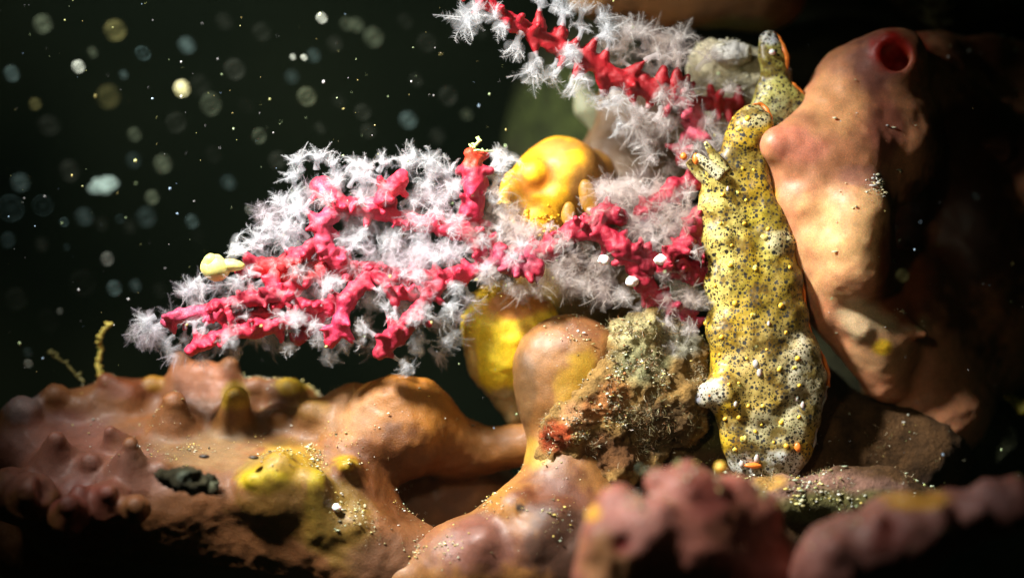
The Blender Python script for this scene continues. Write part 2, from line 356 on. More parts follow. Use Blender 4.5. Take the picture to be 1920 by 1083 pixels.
# the great orange hump and its saddle
A.S(740, 806, 94, .8, .5, sz=(1.2, 1, 1)).C(740, 790, .7, 80, 742, 745, .5, 40, .4).C(640, 800, 1.1, 55, 655, 768, 1.1, 44, .5)
A.C(800, 795, .9, 62, 838, 815, .9, 44, .4).C(850, 850, 1.2, 46, 1000, 830, 1.0, 40, .5).S(700, 755, 26, .5, .3).S(795, 738, 22, .75, .3)
A.S(655, 850, 36, .4, .4)
YEL, ORG, PNK, BRN, TAN = (.80, .55, .03), (.60, .22, .035), (.46, .19, .155), (.22, .085, .03), (.50, .235, .115)
sp1 = skin('lumpy_sponge', A, .055, M_sponge, (.44, .20, .08), [
    (110, 850, 130, 90, (.46, .20, .17), .8), (600, 800, 60, 40, (.5, .22, .13), .7),
    (735, 790, 150, 110, (.62, .27, .04)), (770, 890, 170, 80, (.26, .09, .015)), (640, 770, 60, 45, (.62, .33, .14)), (385, 710, 75, 45, (.60, .25, .12)),  # dark brown patch below the hump paints in its shaded underside
    (230, 720, 70, 35, (.33, .11, .04)), (287, 715, 24, 18, (.62, .33, .04)), (545, 722, 26, 18, YEL), (442, 745, 26, 30, YEL, .9), (447, 800, 50, 35, (.36, .16, .03)),
    (580, 765, 40, 20, (.6, .36, .06), .8), (540, 870, 90, 45, YEL, .8), (490, 895, 48, 24, (.93, .75, .03)), (592, 918, 18, 50, (.90, .74, .03)), (648, 868, 26, 16, YEL),
    (560, 800, 100, 40, (.33, .17, .05), .7), (560, 960, 130, 60, (.33, .19, .03), .8), (640, 980, 60, 90, (.45, .30, .05), .7), (40, 760, 44, 34, (.55, .48, .55), .7),
    (380, 850, 130, 40, (.50, .36, .20), .7), (200, 880, 150, 60, (.48, .22, .17), .7), (165, 950, 60, 70, (.42, .12, .09), .8), (940, 820, 80, 40, (.42, .2, .05), .8), (760, 1050, 100, 50, (.42, .22, .13), .8)],
    disp=((.035, 1.3), (.016, 4.5), (.006, 12)), seed=3)
tag(sp1, 'wide lumpy brown and pink sponge with knobs and bright yellow caps along the lower left', 'sponge')

B = Flesh()
B.S(1062, 690, 96, .5, .3, sz=(1, .75, 1.05)).S(1008, 720, 44, .35, .3, sz=(.9, .8, 1.9)).S(1100, 660, 56, .5, .3).C(1050, 770, .5, 66, 1050, 850, .4, 60, .35)
B.C(1070, 900, .2, 80, 990, 985, -.1, 74, .4).C(990, 985, -.1, 74, 870, 1055, -.4, 76, .4).C(860, 1070, -.4, 80, 770, 1090, -.4, 60, .5)
B.C(1000, 1040, -.2, 110, 1120, 1030, 0, 120, .5).S(965, 950, 34, -.7, .3).S(1110, 890, 60, .3, .4).S(905, 1018, 30, -1.0, .3)
B.C(1000, 1010, -1.0, 30, 1040, 970, -.9, 22, .4).S(975, 962, 6, -1.12, .05, neg=True)
sp2 = skin('branching_sponge', B, .055, M_wax, (.52, .26, .085), [
    (1040, 660, 80, 50, (.60, .32, .13)), (1088, 675, 30, 54, (.92, .60, .07), .9), (1060, 725, 26, 44, (.85, .54, .08), .85), (1105, 610, 44, 26, (.36, .16, .07), .8), (985, 730, 24, 80, (.30, .17, .07), .9), (1000, 850, 26, 28, (.72, .48, .08), .8),
    (950, 940, 42, 30, (.60, .30, .07), .9), (1060, 930, 80, 50, (.28, .10, .045)), (900, 1020, 120, 60, (.36, .16, .12)), (1060, 1010, 100, 70, (.20, .10, .07)),
    (1075, 640, 50, 30, (.45, .2, .1), .7), (975, 952, 9, 9, (.1, .05, .02))],
    disp=((.03, 1.5), (.01, 5)), seed=13)
tag(sp2, 'smooth tan and mauve sponge arm rising into a round upright lobe with yellow centre', 'sponge')

# ------------------------------------------------------------------ yellow sponges in the middle
C_ = Flesh().S(950, 630, 84, 1.3, .3, sz=(1, .9, 1.05)).C(948, 690, 1.3, 62, 965, 775, 1.3, 22, .4).S(990, 600, 55, 1.2, .3).S(905, 600, 36, 1.0, .3).S(935, 560, 34, 1.0, .3)
y1 = skin('yellow_sponge', C_, .05, M_wax, (.95, .74, .04), [(975, 570, 70, 24, (.62, .27, .04)), (950, 760, 70, 40, (.40, .30, .15)), (880, 690, 20, 60, (.5, .32, .16), .8), (1010, 660, 40, 60, (.5, .28, .04), .8)], disp=((.03, 1.5), (.02, 4), (.008, 12)), seed=21, tone=.78)
tag(y1, 'pear-shaped bright yellow sponge with orange top behind the round tan lobe', 'sponge')
D_ = Flesh().S(1040, 355, 86, 1.5, .3).S(1110, 330, 50, 2.0, .4).S(1050, 300, 40, 1.5, .3).S(985, 370, 44, 1.2, .3).S(1015, 418, 36, .9, .25).S(1045, 290, 22, 1.5, .2)
D_.S(1012, 408, 40, .75, .3).S(1070, 325, 60, 1.2, .3).S(970, 350, 30, .9, .3)
D_.S(1003, 330, 30, .42, .3, neg=True).S(1001, 327, 25, .80, .2)
y2 = skin('yellow_sponge', D_, .045, M_wax, (.80, .46, .02), [(1050, 275, 60, 14, (.55, .24, .05)), (1006, 336, 44, 40, (.58, .22, .02), .9), (1001, 322, 20, 20, (.9, .56, .02)), (1120, 340, 50, 80, (.42, .22, .05))], disp=((.02, 1.5), (.006, 6)), seed=22, tone=.85)
tag(y2, 'rounded golden sponge with a nipple-like pore above the pink coral branches', 'sponge')
E_ = Flesh().S(1104, 372, 18, .1, .1, sz=(1, .7, 2.1), rot=.28)
e1 = skin('ochre_lobe', E_, .03, M_wax, (.55, .30, .02), disp=((.01, 4),)); tag(e1, 'upright ochre oval body poking above the red coral, the larger of two', 'sea squirt')
E_ = Flesh().S(1066, 400, 14, .2, .1, sz=(1, .7, 1.6), rot=-.1)
e2 = skin('ochre_lobe', E_, .03, M_wax, (.55, .32, .04), disp=((.01, 4),)); tag(e2, 'small ochre oval body left of the larger ochre oval', 'sea squirt')
G_ = Flesh().S(1090, 555, 90, 2.6, .4).S(1170, 540, 80, 2.6, .4).S(1020, 520, 50, 2.4, .4)
g1 = skin('ochre_sponge', G_, .08, M_sponge, (.28, .16, .03), [(1060, 540, 60, 40, (.45, .3, .05))], disp=((.05, 1.5),), seed=4)
tag(g1, 'dull ochre sponge mass behind the coral between the two yellow sponges', 'sponge')
G_ = Flesh().C(1190, 220, 2.8, 85, 1190, 350, 2.6, 90, .4).S(1270, 300, 70, 2.8, .4).S(1130, 300, 45, 2.6, .4).S(1130, 480, 90, 3.0, .4)
g2 = skin('brown_sponge', G_, .08, M_sponge, (.26, .17, .095), [(1170, 270, 40, 50, (.2, .11, .04)), (1200, 340, 60, 50, (.3, .2, .12))], disp=((.05, 1.5), (.02, 5)), seed=5)
tag(g2, 'drab brown upright sponge behind the vertical part of the red coral', 'sponge')
T_ = Flesh().C(1088, 150, 2.6, 20, 1098, 205, 2.6, 17, .2).C(1098, 205, 2.6, 18, 1115, 238, 2.6, 12, .2).C(1110, 190, 2.6, 10, 1122, 212, 2.6, 14, .2)
t1 = skin('pale_tube', T_, .04, M_wax, (.42, .46, .33), disp=((.02, 3),)); tag(t1, 'pale green-grey tube hanging below the upper red coral branch', 'tube sponge')

# ------------------------------------------------------------------ big sponge on the right
H = Flesh()
H.C(1650, 270, 1.5, 120, 1650, 170, 1.5, 92, .5).C(1640, 140, 1.2, 58, 1672, 112, 1.0, 62, .35).C(1570, 290, .8, 92, 1454, 270, .0, 33, .6).C(1506, 375, .3, 58, 1560, 300, .6, 90, .5)
H.S(1505, 292, 54, .45, .5).S(1596, 145, 58, 1.3, .4).S(1585, 205, 84, 1.1, .4).S(1540, 225, 50, .8, .4).C(1560, 350, .9, 105, 1590, 530, 1.1, 92, .5).C(1606, 400, .0, 66, 1600, 500, .15, 70, .35).C(1610, 355, .3, 34, 1680, 345, .9, 32, .3).C(1530, 450, .35, 50, 1566, 560, .6, 42, .4)
H.C(1850, 330, 3.8, 170, 1800, 580, 3.6, 180, .6).C(1690, 560, 1.9, 95, 1740, 760, 2.2, 120, .6).C(1740, 150, 2.4, 90, 1790, 260, 2.8, 120, .5).C(1770, 110, 2.8, 45, 1900, 130, 3.4, 55, .4).S(1860, 90, 26, 2.8, .3)
H.C(1590, 570, .9, 66, 1650, 640, 1.0, 64, .4).C(1640, 640, .9, 64, 1660, 715, 1.0, 40, .4)
H.C(1560, 565, .5, 14, 1618, 618, .2, 20, .2).C(1600, 600, .3, 22, 1660, 650, .5, 18, .25).C(1625, 585, .7, 22, 1732, 625, .3, 9, .25)
H.S(1680, 92, 38, .22, .12, neg=True).C(1678, 100, .3, 24, 1688, 125, 1.0, 20, .1, neg=True)
M_wet = flesh_mat('wet_sponge_flesh', rough=.42, grain=.14, bump=.26, sss=.45, coat=.35, spec=.5)
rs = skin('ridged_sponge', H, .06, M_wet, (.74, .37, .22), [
    (1590, 430, 90, 110, (.95, .62, .34)), (1490, 270, 70, 40, (.80, .34, .24)), (1560, 200, 60, 60, (.86, .48, .26)), (1650, 110, 60, 60, (.40, .18, .15)), (1660, 250, 40, 70, (.45, .18, .13)),  # pale peach patch paints cream highlights on the lit face
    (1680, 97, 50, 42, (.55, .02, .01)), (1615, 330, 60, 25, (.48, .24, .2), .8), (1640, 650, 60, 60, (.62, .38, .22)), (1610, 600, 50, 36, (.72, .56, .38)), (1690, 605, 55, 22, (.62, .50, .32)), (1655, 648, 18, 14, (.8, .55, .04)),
    (1850, 110, 90, 30, (.35, .14, .07)), (1445, 368, 16, 26, (.85, .5, .06)), (1700, 500, 60, 120, (.32, .09, .03)), (1830, 400, 110, 260, (.16, .06, .03))],  # dark right flank and bulk paint in the shade past the crest
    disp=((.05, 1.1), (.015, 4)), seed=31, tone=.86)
tag(rs, 'tall peach-coloured ridged sponge with a dark red round opening, right of the slug', 'sponge')

# ------------------------------------------------------------------ reef behind, ledges, stones
K = Flesh().C(1130, -30, 2.6, 70, 1420, -30, 2.8, 95, .5).S(1100, -10, 30, 2.4, .3).S(1250, 10, 50, 2.8, .4)
k1 = skin('overhanging_sponge', K, .08, M_sponge, (.30, .14, .04), [(1095, 0, 36, 36, (.62, .38, .18)), (1400, 60, 120, 30, (.25, .22, .06))], disp=((.05, 1.4),), seed=6)
tag(k1, 'brown overhanging sponge with tan left end cut by the top edge', 'sponge')
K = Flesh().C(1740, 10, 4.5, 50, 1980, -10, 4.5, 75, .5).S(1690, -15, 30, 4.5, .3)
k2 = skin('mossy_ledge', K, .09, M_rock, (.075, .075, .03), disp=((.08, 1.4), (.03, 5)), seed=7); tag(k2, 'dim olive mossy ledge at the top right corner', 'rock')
K = Flesh().C(1340, 125, 1.7, 52, 1400, 150, 1.7, 60, .3).S(1372, 98, 28, 1.0, .12, sz=(1.4, .8, .9)).S(1350, 190, 50, 1.9, .3).S(1440, 150, 40, 2.2, .3)
k3 = skin('pale_crusted_stone', K, .05, M_rock, (.85, .78, .52), [(1370, 98, 38, 24, (1, 1, .95)), (1380, 180, 50, 40, (.75, .72, .55))], disp=((.05, 2.5), (.04, 7), (.02, 14)), seed=8)
tag(k3, 'pale knobbly encrusted stone with white top behind the upper coral', 'stone')
K = Flesh().C(1150, 860, 1.5, 110, 1700, 860, 1.8, 120, .6).C(1250, 750, 1.6, 60, 1500, 760, 2.0, 90, .6).C(1480, 930, -.6, 42, 1640, 925, -.6, 46, .5).C(1640, 925, -.6, 46, 1720, 960, -.6, 50, .5).C(1300, 950, .2, 70, 1600, 1000, 0, 80, .5)
o1 = skin('reef_rock', K, .08, M_rock, (.11, .055, .02), [(1500, 915, 190, 34, (.30, .165, .12)), (1350, 800, 120, 60, (.09, .075, .02)), (1440, 905, 40, 16, (.5, .28, .07)), (1560, 950, 120, 30, (.20, .18, .06))], disp=((.07, 1.5), (.03, 4)), seed=9)
tag(o1, 'brown reef rock ledge under and behind the foot of the slug', 'rock')
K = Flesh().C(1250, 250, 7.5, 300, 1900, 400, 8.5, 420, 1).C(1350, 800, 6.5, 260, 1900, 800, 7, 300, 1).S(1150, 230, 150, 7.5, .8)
w1 = skin('reef_wall', K, .18, M_rock, (.030, .030, .012), [(1050, 220, 160, 100, (.040, .055, .012))], disp=((.2, .5), (.08, 1.5)), seed=10)  # near-black base stands in for missing light, green patch for a faint glow
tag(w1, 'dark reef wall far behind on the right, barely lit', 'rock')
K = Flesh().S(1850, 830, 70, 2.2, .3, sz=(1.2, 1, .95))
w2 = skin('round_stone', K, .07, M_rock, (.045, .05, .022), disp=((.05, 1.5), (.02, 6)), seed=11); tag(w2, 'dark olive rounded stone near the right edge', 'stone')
K = Flesh().C(1890, 745, 1.5, 10, 1925, 765, 1.5, 16, .1)
w3 = skin('yellow_tuft', K, .03, M_sponge, (.55, .5, .04), disp=((.05, 5),), seed=12); tag(w3, 'small yellow-green growth at the right edge above the dark stone', 'sponge')

# ------------------------------------------------------------------ foreground sponges, out of focus
I_ = Flesh()
I_.C(1290, 1020, -4.5, 100, 1290, 930, -4.5, 52, .5).C(1180, 1010, -4.7, 75, 1160, 940, -4.7, 34, .5).C(1290, 920, -4.4, 40, 1288, 882, -4.4, 20, .3).C(1140, 1090, -4.8, 70, 1160, 1020, -4.8, 70, .4)
I_.C(1330, 960, -4.2, 60, 1420, 970, -3.9, 50, .5).S(1230, 900, 22, -4.5, .3).S(1225, 985, 40, -5.1, .4).S(1130, 1010, 26, -5.2, .35).S(1380, 915, 22, -4.1, .3).C(1350, 1080, -4, 100, 1440, 1080, -3.6, 80, .5).S(1430, 945, 18, -3.6, .2).S(1110, 965, 12, -4.8, .1)
I_.S(1165, 1020, 15, -5.55, .2, neg=True)
i1 = skin('pink_sponge', I_, .06, M_sponge, (.50, .20, .16), [(1130, 1050, 50, 70, (.62, .33, .17)), (1200, 970, 70, 60, (.58, .27, .24)), (1165, 1018, 18, 16, (.35, .04, .03)), (1330, 930, 50, 50, (.42, .13, .11)), (1110, 960, 16, 16, (.8, .45, .05)), (1400, 1000, 80, 60, (.25, .1, .06))], disp=((.04, 1.2), (.03, 3.5)), seed=41, tone=.68)  # dark right patch paints in the side turned from the strobe
tag(i1, 'blurred rose-pink peaked sponge in the foreground below the slug', 'sponge')
J_ = Flesh()
J_.C(1580, 1060, -4.8, 85, 1700, 1010, -4.8, 62, .5).C(1700, 1005, -4.8, 60, 1900, 955, -4.6, 45, .5).C(1600, 1010, -4.8, 35, 1590, 985, -4.8, 20, .3).S(1700, 945, 26, -4.6, .3).S(1850, 925, 24, -4.6, .3).S(1785, 945, 20, -4.6, .3).S(1905, 915, 18, -4.5, .3).C(1640, 1010, -5.2, 24, 1645, 975, -5.3, 12, .2).C(1760, 985, -5.1, 24, 1765, 955, -5.2, 12, .2).S(1560, 1030, 22, -5.4, .2).S(1830, 960, 18, -5, .2).C(1540, 1083, -4.6, 50, 1560, 1040, -4.9, 40, .4)
J_.C(1660, 960, -4.4, 30, 1760, 960, -4.4, 30, .3)
j1 = skin('mauve_sponge', J_, .06, M_sponge, (.38, .17, .15), [(1720, 935, 60, 18, (.60, .33, .06)), (1660, 1000, 40, 30, (.3, .08, .06)), (1850, 930, 50, 30, (.38, .2, .2))], disp=((.05, 1.2), (.03, 3)), seed=42, tone=.6)
tag(j1, 'blurred mauve sponge ridge in the lower right corner', 'sponge')

# ------------------------------------------------------------------ shaggy detritus clump in the middle
L_ = Flesh()
L_.S(1135, 800, 58, .1, .3).S(1190, 720, 66, .3, .3).S(1250, 760, 78, .5, .3).S(1210, 645, 44, .3, .3).S(1165, 635, 30, .2, .2).S(1280, 665, 48, .5, .3).S(1080, 785, 40, -.15, .2).S(1300, 720, 50, .6, .3).S(1180, 850, 66, .5, .3).S(1215, 610, 24, .1, .2).S(1150, 700, 40, .1, .2).S(1090, 830, 30, -.2, .2).S(1270, 620, 30, .4, .2).S(1050, 805, 34, -.25, .2).S(1040, 850, 24, -.2, .2).S(1120, 750, 44, -.1, .2).S(1140, 870, 50, .0, .3).S(1100, 740, 26, -.2, .2)
l1 = skin('detritus_clump', L_, .04, M_rock, (.34, .20, .06), [(1200, 620, 60, 34, (.66, .58, .28)), (1205, 680, 60, 40, (.28, .27, .13)), (1045, 815, 34, 30, (.40, .07, .02)), (1085, 780, 34, 26, (.62, .32, .14)), (1120, 760, 34, 24, (.5, .2, .06)), (1130, 850, 70, 40, (.14, .06, .02)), (1150, 740, 30, 30, (.5, .2, .06)), (1285, 640, 44, 30, (.48, .46, .34)), (1250, 800, 70, 50, (.14, .08, .03))],
          disp=((.09, 1.8), (.08, 4.5), (.04, 11)), seed=51, vary=.35)
tag(l1, 'shaggy brown and olive clump of silt and growths left of the slug', 'rock')

# ------------------------------------------------------------------ red soft coral
def polyp_mesh(name, seed, mats, open_=1.0, n_pin=11, tl=.24, stalk=.20):
    r = random.Random(seed); V = []; F = []; MI = []
    def face(f, m): F.append(f); MI.append(m)
    def ring(c, ax, rad, k):
        ax = ax.normalized(); a = ax.orthogonal().normalized(); b = ax.cross(a); i = len(V)
        for j in range(k):
            t = 2 * math.pi * j / k; V.append(c + (a * math.cos(t) + b * math.sin(t)) * rad)
        return i
    def tube(pts, rads, k, m):
        prev = None
        for i, p in enumerate(pts):
            d = (pts[min(i + 1, len(pts) - 1)] - pts[max(i - 1, 0)])
            q = ring(p, d, rads[i], k)
            if prev is not None:
                for j in range(k): face((prev + j, prev + (j + 1) % k, q + (j + 1) % k, q + j), m)
            prev = q
        face(tuple(prev + j for j in range(k)), m)
    Z = Vector((0, 0, 1)); bend = Vector((r.uniform(-.12, .12), r.uniform(-.12, .12), 0))
    pts = [Z * (stalk * t) + bend * t * t for t in (-.15, .2, .5, .8, 1.0)]
    tube(pts, [.07, .055, .05, .07, .10], 8, 0)
    top = pts[-1]
    for k in range(8):
        a = 2 * math.pi * k / 8 + r.uniform(-.25, .25); out = Vector((math.cos(a), math.sin(a), 0))
        L = tl * r.uniform(.7, 1.3); up0 = r.uniform(.1, 1.2) + (1 - open_) * 1.0; curl = r.uniform(-3.2, 1.2) * max(.4, open_)
        q = []; p = top + out * .07; ang = up0; sw = r.uniform(-1, 1) * 1.4
        side0 = Z.cross(out)
        for s_ in range(8):
            q.append(p.copy()); dirv = out * math.cos(ang) + Z * math.sin(ang) + side0 * sw * s_ * .13
            p = p + dirv.normalized() * (L / 7); ang += curl / 7
        tube(q, [.017, .012, .009, .007, .006, .005, .004, .002], 3, 1)
        for s_ in range(n_pin):
            t = .7 + 6.25 * (s_ + .5) / n_pin; i = min(int(t), 6); c = q[i].lerp(q[i + 1], t - i); tan = (q[i + 1] - q[i]).normalized()
            nrm = tan.cross(side0).normalized()
            for sg in (-1, 1):
                ln = .095 * math.sin(math.pi * min(1, (t / 7) * .7 + .28)) * r.uniform(.6, 1.3)
                d = (side0 * sg + tan * r.uniform(.2, .8) + nrm * r.uniform(-.6, .6)).normalized(); m_ = c + d * ln * .55 + nrm * r.uniform(-.012, .012); e = m_ + (d + tan * .5 + nrm * r.uniform(-.5, .5)).normalized() * ln * .5
                for wv in (tan * .0042, nrm * .0042):
                    b = len(V); V.extend((c - wv, c + wv, m_ - wv * .8, m_ + wv * .8, e)); face((b, b + 1, b + 3, b + 2), 1); face((b + 2, b + 3, b + 4), 1)
    b = len(V); ph = [(math.pi * i / 8, 2 * math.pi * j / 14) for i in range(9) for j in range(14)]  # puff round the crown, added to carry the milky haze
    for a, c in ph: V.append(top + Vector((math.sin(a) * math.cos(c) * tl * .72, math.sin(a) * math.sin(c) * tl * .72, math.cos(a) * tl * .42 + .02)) * (1 + .12 * math.sin(3 * c + seed) * math.sin(a)))
    for i in range(8):
        for j in range(14): face((b + i * 14 + j, b + i * 14 + (j + 1) % 14, b + (i + 1) * 14 + (j + 1) % 14, b + (i + 1) * 14 + j), 2)
    me = bpy.data.meshes.new(name); me.from_pydata([tuple(v) for v in V], [], F)
    me.polygons.foreach_set('use_smooth', np.ones(len(me.polygons), bool)); [me.materials.append(m) for m in mats]
    me.polygons.foreach_set('material_index', np.array(MI, np.int32)); return me
SH = ((1, 1, .24), (2, .8, .26), (3, .6, .22), (4, 1.1, .27), (5, .4, .2), (6, .9, .23))
POL = [polyp_mesh('polyp', s_, (M_cup, M_polyp, M_fuzz), o, 11, tl * 1.2) for s_, o, tl in SH]
POLW = [polyp_mesh('polyp', s_ + 20, (M_cup_warm, M_polyp_warm, M_fuzz_warm), o, 11, tl * 1.2) for s_, o, tl in SH[:4]]

def place_polyp(parent, pos, d, scale=1.0, warm=False):
    me = random.choice(POLW if warm else POL)
    o = bpy.data.objects.new('polyp', me); COL.objects.link(o); o.parent = parent
    o.location = Vector(pos) - parent.location
    o.rotation_mode = 'QUATERNION'
    o.rotation_quaternion = Vector(d).to_track_quat('Z', 'Y') @ Quaternion((0, 0, 1), random.uniform(0, 6.28))
    o.scale = (scale * .88,) * 3
    return o

CORAL_PATCH = [(540, 500, 70, 24, (.85, .05, .05), .8), (888, 292, 24, 20, (.85, .06, .02)), (890, 380, 30, 40, (.72, .02, .08)), (735, 350, 34, 30, (.85, .03, .07)), (600, 360, 40, 40, (.82, .06, .12)), (620, 440, 40, 50, (.75, .05, .12)), (350, 600, 60, 30, (.80, .08, .18)), (640, 600, 40, 40, (.7, .03, .1)), (1290, 600, 60, 50, (.30, .01, .04)), (950, 490, 70, 30, (.55, .05, .12)), (1230, 510, 60, 30, (.5, .01, .04))]
def coral(root, lines, rnd, spacing=.24, red=(.62, .012, .05), toothr=.085, toothl=.20, seed=0):
    """Each branch is its own mesh part, set with conical calyces; returns calyx tips."""
    tips = []
    for li, ln in enumerate(lines):
        pts = [(P(u, v, y), R(r, y)) for u, v, y, r in ln]
        fl = Flesh()
        for (a, ra), (b, rb) in zip(pts[:-1], pts[1:]): fl.CW(a, b, ra * .88, rb * .88, .08)
        prevt = 0
        for (a, ra), (b, rb) in zip(pts[:-1], pts[1:]):
            L = np.linalg.norm(b - a); ax = Vector((b - a) / L); o1 = ax.orthogonal().normalized(); o2 = ax.cross(o1)
            n = max(1, int(L / spacing * 3.2))
            for i in range(n):
                t = (i + rnd.random()) / n; c = a + (b - a) * t; r0 = ra + (rb - ra) * t
                an = rnd.uniform(0, 6.283)
                d = (o1 * math.cos(an) + o2 * math.sin(an) + ax * rnd.uniform(-.3, .5)).normalized()
                if d.y > .65: continue
                dd = np.array(d); tl = toothl * rnd.uniform(.7, 1.2)
                fl.CW(c + dd * r0 * .4, c + dd * (r0 + tl), toothr * 1.3, toothr * .38, .035)
                tips.append((c + dd * (r0 + tl * .95), dd))
        skin('branch', fl, .034, M_coral, red, CORAL_PATCH, disp=((.035, 4), (.028, 9)), seed=seed + li, parent=root, vary=.38)
    return tips

rnd = random.Random(5)
# upper colony: a diagonal branch crossing the top and dropping behind the slug
root_u = empty('red_soft_coral', (0, 0, 0))
tag(root_u, 'crimson coral branch slanting down from the top edge with wide feathery white polyps', 'soft coral')
up_lines = [[(870, -25, -.1, 13), (920, 12, -.1, 18), (975, 48, 0, 21), (1040, 85, .1, 23), (1100, 110, .2, 25), (1160, 148, .3, 27), (1225, 168, .4, 30), (1290, 190, .6, 24)],
            [(1290, 180, .6, 22), (1312, 225, .8, 20), (1290, 260, .7, 20), (1278, 300, .6, 17)],
            [(1230, 165, .5, 20), (1320, 195, .9, 20), (1385, 195, 1.2, 18)]]
teeth_u = [(1010, 50, 1012, 18), (1048, 75, 1056, 45), (1072, 92, 1085, 72), (1100, 100, 1120, 72), (1130, 115, 1140, 92), (1180, 140, 1212, 112), (1205, 150, 1180, 125), (1240, 150, 1245, 128), (1268, 160, 1272, 122),
           (1000, 70, 1005, 100), (960, 45, 945, 30), (1050, 95, 1045, 112), (1090, 120, 1075, 145), (1130, 145, 1130, 172), (1180, 165, 1190, 196), (1225, 180, 1215, 200), (1300, 230, 1330, 240), (1300, 160, 1310, 138)]
tips_u = []
for li, ln in enumerate(up_lines):
    pts = [(P(u, v, y), R(r, y)) for u, v, y, r in ln]; fl = Flesh()
    for (a, ra), (b, rb) in zip(pts[:-1], pts[1:]): fl.CW(a, b, ra * .62, rb * .62, .1)
    if li == 0:
        for (a, b, c, d) in teeth_u[:-2]:
            y = -.1 + (a - 880) / 420 * .6; q0, q1 = P(a, b, y), P(c, d, y - rnd.uniform(-.05, .15)); fl.CW(q0, q1, .16, .035, .05); dd = (q1 - q0); tips_u.append((q1, dd / np.linalg.norm(dd)))
    for _ in range(26 if li == 0 else 16):
        i = rnd.randrange(len(pts) - 1); t = rnd.random(); c = pts[i][0] * (1 - t) + pts[i + 1][0] * t; r0 = pts[i][1]
        an = rnd.uniform(0, 6.28); ax = Vector(pts[i + 1][0] - pts[i][0]).normalized(); o1_ = ax.orthogonal().normalized(); dv = np.array((o1_ * math.cos(an) + ax.cross(o1_) * math.sin(an)).normalized())
        if dv[1] > .5: continue
        fl.CW(c, c + dv * (r0 + .13), .12, .06, .06)
        if rnd.random() < (.25 if li == 0 else .8): tips_u.append((c + dv * (r0 + .12), dv))
    skin('branch', fl, .034, M_coral, (.42, .004, .012), [(900, 20, 90, 60, (.62, .01, .03)), (1290, 250, 60, 60, (.62, .08, .14))], disp=((.02, 5), (.014, 10)), seed=60 + li, parent=root_u, vary=.22)
for p, d in tips_u: place_polyp(root_u, p, d, rnd.uniform(.9, 1.3), warm=p[0] > 2.2)
# the big open flowers hanging at the left, and those above the branch
for u, v, du, dv, sc, y in ((893, 38, -.7, -.8, 1.75, -.2), (975, 66, -.6, -1, 1.5, -.1), (998, 108, -.15, -1, 1.7, 0), (1052, 42, .1, 1, 1.4, .2), (1036, 18, .2, 1, 1.4, .3), (1020, 8, -.3, 1, 1.5, .3), (1066, 96, -.1, -.3, 1.4, -.3), (1088, 40, .2, 1, 1.2, .5),
                            (1130, 66, .2, 1, 1.3, .4), (1120, 40, .6, 1, 1.2, .6), (1150, 172, -.2, -.5, 1.6, -.1), (1090, 135, -.1, -1, 1.5, .3), (1232, 182, 0, -.4, 1.4, -.1), (1210, 85, .1, 1, 1.6, .6), (1262, 88, .1, 1, 1.6, .7), (1180, 70, .2, 1, 1.5, .7), (1240, 205, -.1, -.8, 1.3, .2), (1225, 265, -.8, .1, 1.2, .5), (1230, 300, -.7, -.2, 1.1, .4),
                            (1330, 225, .3, -.2, 1.3, .6), (1310, 128, .3, 1, 1.3, .8), (1255, 240, -.8, .1, 1.3, .5), (1185, 205, 0, -.7, 1.5, .3), (1160, 225, 0, -.8, 1.3, .7), (1345, 255, .2, -.7, 1.3, .9), (1330, 290, 0, -1, 1.2, .9)):
    place_polyp(root_u, P(u, v, y), (du, -.75, dv), sc, warm=u > 1170)

